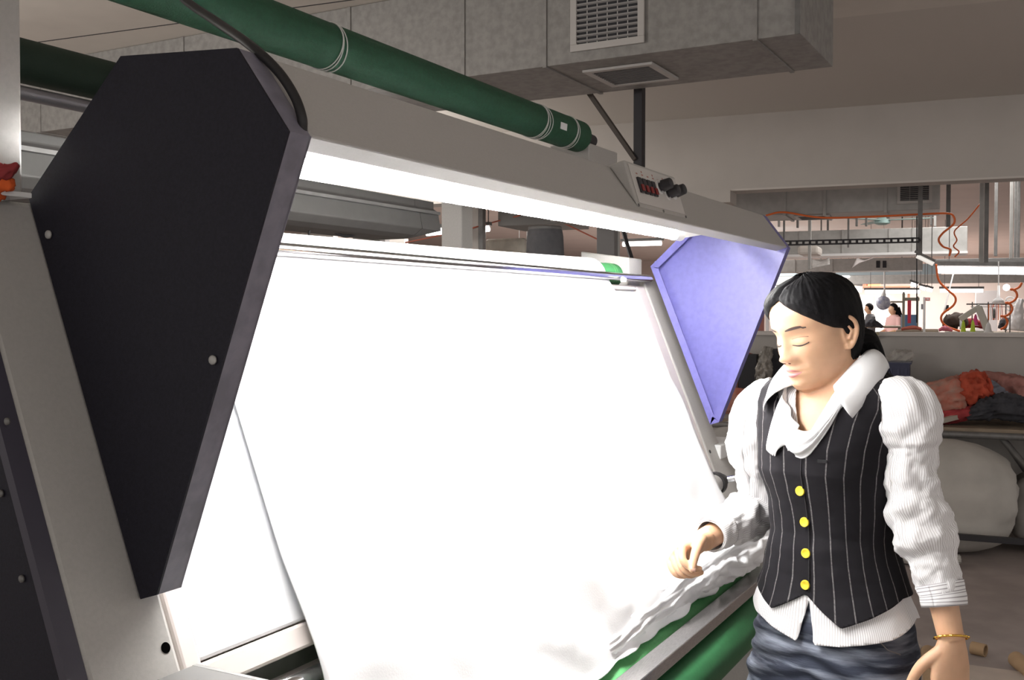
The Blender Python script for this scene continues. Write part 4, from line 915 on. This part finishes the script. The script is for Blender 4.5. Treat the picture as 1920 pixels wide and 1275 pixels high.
#PERSON#
# =================================================================== THE WOMAN
PB = np.array([2.058, .405, 0.0]); PA = math.radians(163)
PR = np.array([[math.cos(PA), -math.sin(PA), 0], [math.sin(PA), math.cos(PA), 0], [0, 0, 1]])
def Lp(px, py, d): return PR.T@(dep(px, py, d)-PB)
wo = thing('person', (0, 0, 0), 'woman in a black pinstripe waistcoat, white shirt and faded jeans beside the machine', 'person')
TZ = [.70, .78, .86, .93, .985, 1.05, 1.10, 1.16, 1.22, 1.27, 1.315, 1.345, 1.368, 1.388, 1.405, 1.425, 1.45]
TA = [.148, .155, .157, .148, .132, .113, .105, .110, .121, .128, .136, .146, .142, .115, .083, .060, .054]
TF = [.095, .10, .098, .095, .092, .09, .09, .103, .124, .122, .105, .092, .078, .062, .052, .047, .045]
TB = [.105, .115, .118, .102, .088, .078, .074, .080, .088, .095, .098, .096, .090, .082, .074, .064, .060]
def torso(z, th, off=0.0):
    a, f, b = (np.interp(z, TZ, q)+off for q in (TA, TF, TB)); c, s = math.cos(th), math.sin(th); e = 2/2.35
    return np.array([(f if c > 0 else b)*math.copysign(abs(c)**e, c), a*math.copysign(abs(s)**e, s), z])
def theta(p): return math.atan2(p[1], p[0])
def shell(z0, z1, nz, off, nth=140, wr=0.0, seed=0):
    pts, uvs = [], []
    for z in np.linspace(z0, z1, nz):
        row, ur = [], []
        for th in np.linspace(-math.pi, math.pi, nth):
            o = off(z, th) if callable(off) else off
            p = torso(z, th, o)
            if wr: p = p + np.array([math.cos(th), math.sin(th), 0])*wr*fbm((p[0]*4+seed, p[1]*4, z*7), 2.2, 3)
            row.append(p); ur.append((th*.135+.5, z))
        pts.append(row); uvs.append(ur)
    return MB().grid(pts, uvs)

# ---- head shape, in its own frame (x forward, y left, z up)
HZ = [-.118, -.113, -.103, -.088, -.070, -.05, -.03, -.01, .01, .03, .05, .07, .085, .10, .108, .112]
HF = [.030, .058, .077, .083, .084, .084, .085, .085, .089, .093, .092, .085, .072, .05, .025, .004]
HB = [.0, .011, .027, .045, .055, .066, .076, .083, .088, .090, .088, .081, .070, .048, .026, .004]
HW = [.011, .025, .038, .048, .055, .062, .066, .0685, .070, .071, .069, .064, .055, .038, .021, .003]
def g(v, m, s): return math.exp(-.5*((v-m)/s)**2)
def face_bump(y, z):
    ay = abs(y); z = z*1.14 if z < 0 else z
    nh = np.interp(z, [-.054, -.047, -.040, -.033, -.018, 0, .014, .03], [0, .012, .022, .022, .015, .0085, .004, 0])
    nw = np.interp(z, [-.05, -.038, -.02, .01], [.012, .0105, .008, .007])
    d = nh*math.exp(-.5*(y/nw)**2) + .0075*g(ay, .0145, .006)*g(z, -.041, .007)
    d += -.0085*g(ay, .032, .015)*g(z, .003, .010) + .0065*g(ay, .032, .011)*g(z, -.003, .0075)
    d += .003*g(ay, .030, .018)*g(z, .021, .006) - .0018*g(ay, .032, .013)*g(z, -.0125, .0025)
    d += .0055*g(y, 0, .017)*g(z, -.066, .0042) + .0065*g(y, 0, .015)*g(z, -.0785, .005) - .0045*g(y, 0, .021)*g(z, -.0718, .0018)
    d += .004*g(y, 0, .026)*g(z, -.07, .02) + .006*g(y, 0, .016)*g(z, -.103, .010) - .002*g(y, 0, .012)*g(z, -.0895, .004)
    d += .005*g(ay, .040, .017)*g(z, -.030, .016) - .002*g(ay, .030, .004)*g(z, -.055, .012)
    return d
def head_pt(z, ph, off=0.0):
    f, b, w_ = (np.interp(z, HZ, q) for q in (HF, HB, HW)); c, s = math.cos(ph), math.sin(ph); e = 2/2.25
    x = (f if c > 0 else b)*math.copysign(abs(c)**e, c); y = w_*math.copysign(abs(s)**e, s)
    p = np.array([x, y, z])
    if c > 0: p[0] += face_bump(y, z)*min(1, c*2.2)
    if off:
        nrm = np.array([x/max(f if c > 0 else b, .02)**2, y/max(w_, .02)**2, z/.115**2*.9]); nrm /= np.linalg.norm(nrm)+1e-9
        p = p + nrm*off
    return p
def face_pt(y, z, off=0.0):
    w_ = np.interp(z, HZ, HW); s = min(.999, abs(y)/w_)**(2.25/2); return head_pt(z, math.copysign(math.asin(s), y), 0) + np.array([off, 0, 0])
hc_ = Lp(1531, 619, 1.985)
hyaw, hpit, hrol = math.radians(-18), math.radians(15), math.radians(3)
Rz = np.array([[math.cos(hyaw), -math.sin(hyaw), 0], [math.sin(hyaw), math.cos(hyaw), 0], [0, 0, 1]])
Ry = np.array([[math.cos(hpit), 0, math.sin(hpit)], [0, 1, 0], [-math.sin(hpit), 0, math.cos(hpit)]])
Rx = np.array([[1, 0, 0], [0, math.cos(hrol), -math.sin(hrol)], [0, math.sin(hrol), math.cos(hrol)]])
HR = Rz@Ry@Rx
def Hd(p): return hc_ + HR@(np.array(p, float)*np.array([.925, .95, .97]))
body = MB()
zz = np.r_[np.linspace(-.118, -.02, 60), np.linspace(-.018, .112, 60)]
body.loft([[Hd(head_pt(z, ph)) for ph in np.linspace(-math.pi, math.pi, 130, endpoint=False)] for z in zz])
for s in (-1, 1):      # ears
    e0 = np.array([-.008, s*.068, -.012])
    rim = [e0+np.array([.010, s*.000, .022]), e0+np.array([.004, s*.007, .030]), e0+np.array([-.008, s*.013, .031]), e0+np.array([-.018, s*.016, .020]), e0+np.array([-.020, s*.015, .004]), e0+np.array([-.014, s*.010, -.014]), e0+np.array([-.004, s*.004, -.027]), e0+np.array([.005, s*.000, -.026])]
    body.tube([Hd(p) for p in spline(rim, 5)], .0046, 10)
    body.loft([[Hd(e0+np.array([-.004+r*.015*math.cos(t)-.003, s*d, .002+r*.027*math.sin(t)])) for t in np.linspace(0, 2*math.pi, 20, endpoint=False)] for r, d in ((1, -.006), (1.0, .004), (.6, .003), (.2, .001))])
    body.tube([Hd(e0+np.array([-.002, s*.006, -.012])), Hd(e0+np.array([-.011, s*.010, .004])), Hd(e0+np.array([-.004, s*.009, .016]))], .0035, 8)
# neck and hidden torso
nb = np.array([-.012, 0, 1.36]); nt_ = Hd((-.022, 0, -.055))
body.tube(spline([nb, nb*.55+nt_*.45+np.array([.004, 0, 0]), nt_], 8), [.064]*6+[.056]*5+[.055]*6 if False else .055, 28)
body.loft([[torso(z, th, -.006) for th in np.linspace(0, 2*math.pi, 48, endpoint=False)] for z in (.80, .9, 1.0, 1.1, 1.2, 1.28, 1.33, 1.36, 1.385, 1.405, 1.42)])
def hand(wr, h, t, right, curls, thumb, sc=1.0, spread=.0):
    h = h/np.linalg.norm(h); t = t-h*(t@h); t /= np.linalg.norm(t); p = np.cross(h, t)*(-1 if right else 1)
    rings = []
    for s, rt, rp, dp in ((-.012, .024, .0185, 0), (.0, .0245, .018, 0), (.02, .031, .0185, .001), (.045, .0365, .0165, .002), (.066, .0375, .0145, .002), (.082, .036, .0115, .002)):
        rings.append([wr + h*s*sc + t*rt*math.cos(q)*sc + p*(rp*math.sin(q)+dp)*sc for q in np.linspace(0, 2*math.pi, 24, endpoint=False)])
    body.loft(rings)
    nails = []
    for k, (off, ln) in enumerate(((.0275, .068), (.0095, .075), (-.009, .069), (-.0265, .055))):
        c = wr + h*.078*sc + t*off*sc; pts = [c - h*.02*sc, c]; a = 0; r_ = [.0085*sc, .0086*sc]
        for sg, cu, rr in zip((.45, .31, .24), curls[k], (.0078, .0070, .0058)):
            a += math.radians(cu); d = h*math.cos(a) + p*math.sin(a) + t*spread*(1.5-k)
            c = c + d/np.linalg.norm(d)*ln*sg*sc; pts.append(c); r_.append(rr*sc)
        body.tube(spline(pts, 4), np.interp(np.linspace(0, 1, (len(pts)-1)*4+1), np.linspace(0, 1, len(pts)), r_), 12)
        body.sphere(pts[-1], .0058*sc, 10, 8)
        dn = pts[-1]-pts[-2]; dn /= np.linalg.norm(dn); up_ = np.cross(t, dn); up_ /= np.linalg.norm(up_)
        if up_@p*math.cos(a) > 0 and a < 1.2: up_ = -up_
        nails.append((pts[-1]-dn*.002, dn, up_))
    c = wr + h*.020*sc + t*.020*sc; pts = [c]; r_ = [.0125*sc]
    for (dh, dt, dp), ln, rr in zip(thumb, (.040, .032, .026), (.0105, .0088, .0068)):
        d = h*dh+t*dt+p*dp; c = c+d/np.linalg.norm(d)*ln*sc; pts.append(c); r_.append(rr*sc)
    body.tube(spline(pts, 4), np.interp(np.linspace(0, 1, (len(pts)-1)*4+1), np.linspace(0, 1, len(pts)), r_), 14)
    body.sphere(pts[-1], .0066*sc, 10, 8)
    dn = pts[-1]-pts[-2]; dn /= np.linalg.norm(dn)
    return nails, (pts[-1], dn, t)
# arms
shR = np.array([-.005, -.150, 1.335]); shL = np.array([-.005, .150, 1.335])
elR = Lp(1422, 956, 2.17); wrR = Lp(1318, 1014, 1.985)
elL = Lp(1742, 1022, 1.86); wrL = Lp(1784, 1200, 1.815)
armR = [shR, Lp(1422, 850, 2.125), elR, Lp(1378, 978, 2.085), wrR]
armL = [shL, Lp(1709, 880, 1.87), Lp(1738, 1018, 1.855), Lp(1764, 1110, 1.832), wrL]
for pth_ in (armR, armL):
    body.tube(spline(pth_, 8), np.interp(np.linspace(0, 1, 33), [0, .25, .5, .6, .85, 1], [.046, .034, .031, .031, .0245, .0222]), 20)
camL = PR.T@(CAM-PB)
hR = Lp(1254, 1048, 1.925)-wrR; tR = (camL-wrR); tR = tR/np.linalg.norm(tR) + np.array([0, 0, .25])
nR, thR = hand(wrR, hR, tR, True, ((46, 62, 42), (60, 64, 38), (68, 66, 35), (72, 66, 35)), ((.80, .45, .30), (.86, .0, .52), (.70, -.28, .66)), .98)
hL = np.array([.10, .03, -1.0]); tL = np.array([.8, -.55, 0])
nL, thL = hand(wrL, hL, tL, False, ((22, 28, 18), (28, 32, 20), (32, 36, 22), (36, 38, 24)), ((.7, .7, .35), (.85, .35, .35), (.9, .15, .35)), 1.0, .05)
bo_ = remeshed(body, .0021, 'body', skin_m, wo, 3)
def nail(P, d, u, r=.0045):
    s = np.cross(d, u); s /= np.linalg.norm(s); u = np.cross(s, d)
    return MB().grid([[P + u*(.0058-.0012*(i/3)**2) + d*j*.0045 + s*i/3*r for i in range(-3, 4)] for j in (-1, 0, 1)]).build('nail', mat('nail_pink', (.68, .42, .33), .3), bo_, smooth=True, solid=.0008)
P, d, t = thR; nail(P, d, t, .0052)
P, d, t = thL; nail(P, d, t, .0052)
# face details
lp_ = MB()
def lip(z0, z1, nm):
    rows = []
    for q in np.linspace(0, 1, 7):
        row = []
        for y in np.linspace(-.0225, .0225, 25):
            k = 1-(abs(y)/.0228)**2.2; zc = -.0630-.0012*(abs(y)/.02)**2
            zt = zc+(z0-zc)*max(k, 0)*q if z1 is None else zc+(z1-zc)*max(k, 0)*q
            row.append(Hd(face_pt(y, zt, .0011)))
        rows.append(row)
    MB().grid(rows).build('lip', lips_m, bo_, smooth=True)
lip(-.0560, None, 'upper'); lip(-.0730, None, 'lower')
for s in (-1, 1):
    ys = np.linspace(.017, .047, 14)
    MB().tube([Hd(face_pt(s*y, -.0085-.003*math.sin((y-.017)/.03*math.pi)+.10*max(0, y-.04), .0012)) for y in ys], np.interp(np.linspace(0, 1, 14), [0, .5, 1], [.0007, .0015, .0009]), 8).build('eyelashes', brow_m, bo_, smooth=True)
    MB().tube([Hd(face_pt(s*y, .003+.002*math.sin((y-.017)/.03*math.pi), .0002)) for y in ys], .0006, 6).build('eyelid_crease', mat('lid_shade', (.40, .20, .13), .6), bo_, smooth=True)
    rows = []
    for q in (-1, -.4, .4, 1):
        rows.append([Hd(face_pt(s*y, .0215+.004*math.sin((y-.014)/.04*2.4)-.0022*(y > .046)+q*.0028*(1-((y-.032)/.021)**2*.7), .0013)) for y in np.linspace(.013, .051, 18)])
    MB().grid(rows).build('eyebrow', brow_m, bo_, smooth=True)
    MB().sphere(Hd(face_pt(s*.0075, -.0428, -.0005)), (.0028, .0028, .0018), 10, 8).build('nostril', mat('nostril_dark', (.16, .06, .04), .8), bo_, smooth=True)

# ---- hair
def hairline(ph):
    a = abs(ph)
    return np.interp(a, [0, .10, .35, .65, .95, 1.2, 1.40, 1.60, 1.75, 1.95, 2.4, 3.15], [.080, .077, .067, .053, .036, .020, .009, .002, -.025, -.072, -.098, -.105])
rows = []
phs = np.linspace(-math.pi, math.pi, 161)
for q in np.linspace(0, 1, 60):
    row = []
    for ph in phs:
        zh = hairline(ph); zt = zh + (.1115-zh)*q
        th_ = .009*min(1, (q*5)**.6) + .002*math.sin(q*3.0)
        if math.cos(ph) < .2: th_ += .002*min(1, q*3)*(1-q)
        th_ += .0005*math.sin(ph*46+q*5)*min(1, q*4) + .002*fbm((ph*5, q*2, 3), 1.5, 3)
        p = head_pt(zt, ph, th_ + .0008)
        p[0] -= .004*min(1, q*6) if p[0] > 0 and abs(p[1]) < .004 else 0
        pg = g(p[1], .004, .0035)*(1 if p[0] > -.02 else 0); p = p - np.array([.35, 0, .94])*.0055*pg*min(1, q*8)
        row.append(Hd(p))
    rows.append(row)
hr = MB().grid(rows).build('hair', hair_m, wo, smooth=True, solid=.003)
pt = []
pth = spline([Hd((-.070, 0, -.035)), Hd((-.098, 0, -.065)), Hd((-.108, 0, -.105)), Hd((-.100, 0, -.150)), Hd((-.092, 0, -.19))], 8)
rr = np.interp(np.linspace(0, 1, len(pth)), [0, .2, .5, .8, 1], [.030, .042, .036, .022, .006])
for i, c in enumerate(pth):
    d = pth[min(i+1, len(pth)-1)]-pth[max(i-1, 0)]; d /= np.linalg.norm(d); s = HR@np.array([0, 1., 0]); q = np.cross(d, s)
    pt.append([c + (s*math.cos(t)*1.15+q*math.sin(t))*rr[i]*(1+.05*math.sin(t*13+i*.2)) for t in np.linspace(0, 2*math.pi, 60, endpoint=False)])
MB().loft(pt).build('ponytail', hair_m, hr, smooth=True)
for k in range(14):      # loose strands at the nape
    a = Hd((-.07-.002*k, .035+.002*k, -.05)); b = Hd((-.075-.003*k, .05+.0015*(k % 5), -.10)); c = Hd((-.07-.004*k, .055+.003*(k % 4), -.15-.004*(k % 3)))
    MB().tube(spline([a, b, c], 4), .0007, 5).build('strand', hair_m, hr)

# ---- shirt, waistcoat, jeans
def vneck(p, depth_z, top_w, top_z=1.43):
    """>= 0 outside the open V at the front"""
    if p[0] < -.02: return .05
    wz = max(0.0, (p[2]-depth_z)/(top_z-depth_z))**.75*top_w
    return abs(p[1])-wz if p[2] > depth_z else (depth_z-p[2])
sh_ = shell(.895, 1.44, 110, lambda z, th: .006 + (.014*max(0, (1.0-z)/.1) if z < 1.0 else 0), 150, .006, 4)
def shirt_keep(p):
    th = theta(p)
    hem = np.interp(th, [-math.pi, -1.7, -1.2, -.6, -.12, .12, .6, 1.2, 1.7, math.pi], [.90, .955, .945, .915, .898, .898, .905, .925, .950, .90])
    k = p[2]-hem
    if p[0] > 0 and p[2] < .985: k = min(k, abs(p[1]-.004)-(.985-p[2])*.20)
    return k
sh_.clip(shirt_keep); sh_.clip(lambda p: vneck(p, 1.282, .058))
shirt = sh_.build('shirt', shirt_m, wo, smooth=True, solid=.0016)
ve = shell(.935, 1.425, 130, lambda z, th: .013 + (.008*max(0, (1.02-z)/.08) if z < 1.02 else 0), 220, .004, 9)
def vest_keep(p):
    th = theta(p)
    hem = np.interp(th, [-math.pi, -1.45, -.58, 0, .60, 1.45, math.pi], [.985, 1.000, .948, .990, .940, .992, .985])
    arm = np.interp(p[2], [1.10, 1.165, 1.20, 1.25, 1.30, 1.36, 1.43], [.30, .168, .150, .139, .130, .126, .122])
    k = min(p[2]-hem, arm-abs(p[1]))
    if p[0] < 0: k = min(k, 1.412-p[2])
    return k
ve.clip(vest_keep); ve.clip(lambda p: vneck(p, 1.262, .098, 1.405))
vest = ve.build('waistcoat', vest_m, wo, smooth=True, solid=.004)
# front edge of the waistcoat: overlapped placket line
MB().tube([torso(z, .03, .016) for z in np.linspace(.995, 1.262, 20)], .0012, 6).build('placket_edge', mat('black_wool', (.010, .009, .011), .9), vest, smooth=True)
MB().add([torso(1.250, a, .0165)+np.array([0, 0, b]) for a, b in ((.22, -.004), (.34, -.004), (.34, .002), (.22, .002))], [(0, 1, 2, 3)]).build('pocket_tab', mat('black_wool', (.010, .009, .011), .9), vest, solid=.001)
bt0 = None
for z in (1.188, 1.127, 1.067, 1.007):
    c = torso(z, 0.0, .0155)
    if bt0 is None:
        m_ = MB().lathe(c, (1, 0, 0), [(0, .0090), (.002, .0093), (.0036, .0088), (.0040, .0072), (.0032, .0060), (.0032, .0003)], 28)
        bt0 = m_.build('button', yellow_m, vest, auto=50); c0 = c
        holes = [(.0018, 0), (-.0018, 0), (0, .0018), (0, -.0018)]
    else: twin(bt0, tuple(c-c0), vest)
# sleeves: rings round a path with puffs and creases
def sleeve(path, rad, name, seed, n=120, seg=64, cuff=None):
    P = spline(path, 24); S = np.r_[0, np.cumsum([np.linalg.norm(P[i+1]-P[i]) for i in range(len(P)-1)])]; T = np.linspace(0, S[-1], n)
    Q = np.array([[np.interp(t, S, [p[k] for p in P]) for k in range(3)] for t in T])
    R_ = np.interp(np.linspace(0, 1, n), [r[0] for r in rad], [r[1] for r in rad]); pts, uvs = [], []; ref = np.array([1., 0, 0])
    for i in range(n):
        d = Q[min(i+1, n-1)]-Q[max(i-1, 0)]; d /= np.linalg.norm(d); a = ref-d*(ref@d); a /= np.linalg.norm(a); ref = a; b = np.cross(d, a); row, ur = [], []
        s = i/(n-1)
        for t in np.linspace(0, 2*math.pi, seg+1):
            w_ = .0075*fbm((math.cos(t)*1.3+seed, math.sin(t)*1.3, s*9), 1.5, 4)
            w_ += .0036*math.sin(s*42+2.2*math.sin(t+seed)+seed)*np.interp(s, [0, .3, .42, .55, .8, .93, 1], [.1, .3, .8, 1.3, .7, .1, 0])
            w_ *= np.interp(s, [0, .05, .93, .97, 1], [.3, 1, 1, .25, .1])
            row.append(Q[i]+(math.cos(t)*a+math.sin(t)*b)*(R_[i]+w_)); ur.append((t*.052, T[i]))
        pts.append(row); uvs.append(ur)
    return MB().grid(pts, uvs).build(name, shirt_m, shirt, smooth=True, solid=.0016), Q, R_
sL, QL, RL = sleeve([np.array([-.005, .118, 1.352]), Lp(1698, 770, 1.885), Lp(1710, 845, 1.875), Lp(1708, 900, 1.87), Lp(1724, 975, 1.86), Lp(1746, 1040, 1.85), Lp(1766, 1110, 1.832), Lp(1771, 1136, 1.826)],
    [(0, .050), (.10, .058), (.18, .058), (.255, .052), (.275, .0435), (.40, .044), (.58, .052), (.68, .056), (.72, .050), (.76, .044), (.90, .037), (1, .0345)], 'sleeve', 2)
sR, QR, RR_ = sleeve([np.array([-.005, -.118, 1.350]), Lp(1424, 775, 2.11), Lp(1420, 840, 2.125), Lp(1425, 900, 2.15), Lp(1422, 952, 2.17), Lp(1392, 970, 2.11), Lp(1356, 990, 2.045), Lp(1332, 1005, 2.003)],
    [(0, .048), (.10, .053), (.22, .060), (.32, .057), (.36, .046), (.50, .046), (.62, .050), (.75, .045), (.92, .034), (1, .0295)], 'sleeve', 7)
# turned-back cuffs with crosswise stripes and the stitched band of the puff
def band(Q, R_, i0, i1, grow, name, m, parent):
    pts, uvs = [], []; ref = np.array([1., 0, 0]); ks = np.linspace(i0, i1, 8)
    for k, i in enumerate(ks):
        i = int(i); d = Q[min(i+1, len(Q)-1)]-Q[max(i-1, 0)]; d /= np.linalg.norm(d); a = ref-d*(ref@d); a /= np.linalg.norm(a); ref = a; b = np.cross(d, a)
        pts.append([Q[i]+(math.cos(t)*a+math.sin(t)*b)*(R_[i]+grow+.0012*fbm((t, k*.6, 1), 1.2)) for t in np.linspace(0, 2*math.pi, 49)]); uvs.append([(t*.04, k*.0065) for t in np.linspace(0, 2*math.pi, 49)])
    return MB().grid(pts, uvs).build(name, m, parent, smooth=True, solid=.002)
band(QL, RL, 107, 119, .0035, 'cuff', cuff_m, sL); band(QR, RR_, 108, 119, .0025, 'cuff', shirt_m, sR)
# collar with two pointed wings
def wing(sgn):
    rows = []
    inner = spline([(-.066, .0, 1.448), (-.045, .048, 1.450), (-.004, .060, 1.446), (.034, .050, 1.420), (.060, .030, 1.385)], 8)
    outer = spline([(-.098, .0, 1.402), (-.070, .070, 1.412), (-.012, .100, 1.413), (.052, .108, 1.380), (.108, .092, 1.330)], 8)
    for a, b in zip(inner, outer):
        row = [a + np.array([0, 0, -.035]), a]
        d = b-a
        for q in np.linspace(.12, 1, 10):
            row.append(a + d*q + np.array([.030*max(0, b[0])/.11, .004, .010])*math.sin(q*math.pi)**.7)
        rows.append([np.array([p[0], sgn*p[1], p[2]]) for p in row])
    MB().grid(rows).build('collar_wing', plain_m, shirt, smooth=True, solid=.0022)
wing(1); wing(-1)
# cowl of draped white cloth in the neck of the waistcoat
rows = []
for s in np.linspace(0, 1, 26):
    row = []
    for t in np.linspace(-1, 1, 50):
        wv = .070-.004*s; l = t*wv + .006; dip = np.interp(s, [0, 1], [.085, .122]); zt = 1.385-.012*s
        z = zt - dip*(1-abs(t)**2.1)
        th = math.asin(max(-.98, min(.98, l/.14))); x = torso(max(z, 1.22), th, 0)[0]
        x += .016 + .016*math.sin(s*3.1)*(1-t*t) + .0045*math.sin(s*19+t*3) + .003*fbm((t*3, s*4, 7), 1.5)
        row.append(np.array([x, l, z]))
    rows.append(row)
MB().grid(rows).build('neck_cowl', plain_m, shirt, smooth=True, solid=.002)
rows = []
for s in np.linspace(0, 1, 24):
    row = []
    for t in np.linspace(0, 1, 20):
        l = -.058+.052*t-.010*s; z = 1.365-.055*t*(1-s) - s*(.105+.012*math.sin(t*6)); x = torso(max(z, 1.2), math.asin(max(-.9, l/.14)), 0)[0]+.022+.006*math.sin(t*11+s*2)+.010*s*(1-s)
        row.append(np.array([x, l, z]))
    rows.append(row)
MB().grid(rows).build('ruffle', plain_m, shirt, smooth=True, solid=.002)
# jeans
jn = MB()
jn.loft([[torso(z, th, .006) for th in np.linspace(0, 2*math.pi, 60, endpoint=False)] for z in (.985, .95, .90, .86, .82, .79)])
feet = {}
for s in (-1, 1):
    hip = np.array([0, s*.082, .82]); kn = np.array([.03 if s < 0 else -.02, s*.088, .45]); an = np.array([.02 if s < 0 else -.07, s*.09, .07])
    jn.tube(spline([hip, hip*.5+kn*.5+np.array([.012, 0, 0]), kn, kn*.5+an*.5-np.array([.01, 0, 0]), an], 8), np.interp(np.linspace(0, 1, 33), [0, .25, .5, .75, 1], [.094, .084, .066, .060, .058]), 32); feet[s] = an
jeans = remeshed(jn, .006, 'jeans', jean_m, wo, 4)
me = jeans.data
for v in me.vertices:
    c = v.co + jeans.location
    k = g(c.z, .85, .07); a = .0045*math.sin((c.z*1.0+abs(c.y)*.35*(1 if c.x > 0 else .3))*150 + 3*fbm((c.x*5, c.y*8, c.z*5), 1.0, 2))*k*(1 if c.x > -.03 else .3)
    v.co += v.normal*a
MB().lathe(torso(.932, .95, .010), (.5, .8, 0), [(0, .007), (.003, .006)], 16).build('rivet', mat('brass', (.45, .36, .26), .4, .7), jeans, auto=40)
MB().tube([torso(z, t_, .0095) for z, t_ in ((.952, .78), (.925, .86), (.905, 1.02), (.895, 1.25))], .0012, 6).build('pocket_seam', mat('denim_thread', (.16, .15, .15), .8), jeans, smooth=True)
for s in (-1, 1):
    an = feet[s]; sh = MB()
    sh.loft([[an+np.array([dx+ry*math.cos(t)*0, rx*math.cos(t), -.07+hz+hh_*math.sin(t)]) for t in np.linspace(0, 2*math.pi, 24, endpoint=False)] for dx, rx, hz, hh_, ry in ((-.065, .012, .03, .02, 0), (-.05, .033, .045, .043, 0), (0, .037, .048, .046, 0), (.07, .043, .036, .034, 0), (.13, .043, .028, .026, 0), (.165, .032, .024, .020, 0), (.18, .010, .020, .010, 0))])
    sh.build('shoe', black_m, wo, smooth=True)
# bracelet
bx_ = wrL + np.array([0, 0, .004]); dv = (wrL-elL)/np.linalg.norm(wrL-elL); a = np.cross(dv, [1., 0, 0]); a /= np.linalg.norm(a); b = np.cross(dv, a)
MB().tube([bx_+(a*math.cos(t)+b*math.sin(t))*(.0275+.0012*math.sin(t*14))+dv*.006*math.sin(t) for t in np.linspace(0, 2*math.pi, 90)], .0022, 8, cap=False).build('bracelet', gold_m, wo, smooth=True)
wo.location = tuple(PB); wo.rotation_euler = (0, 0, PA)
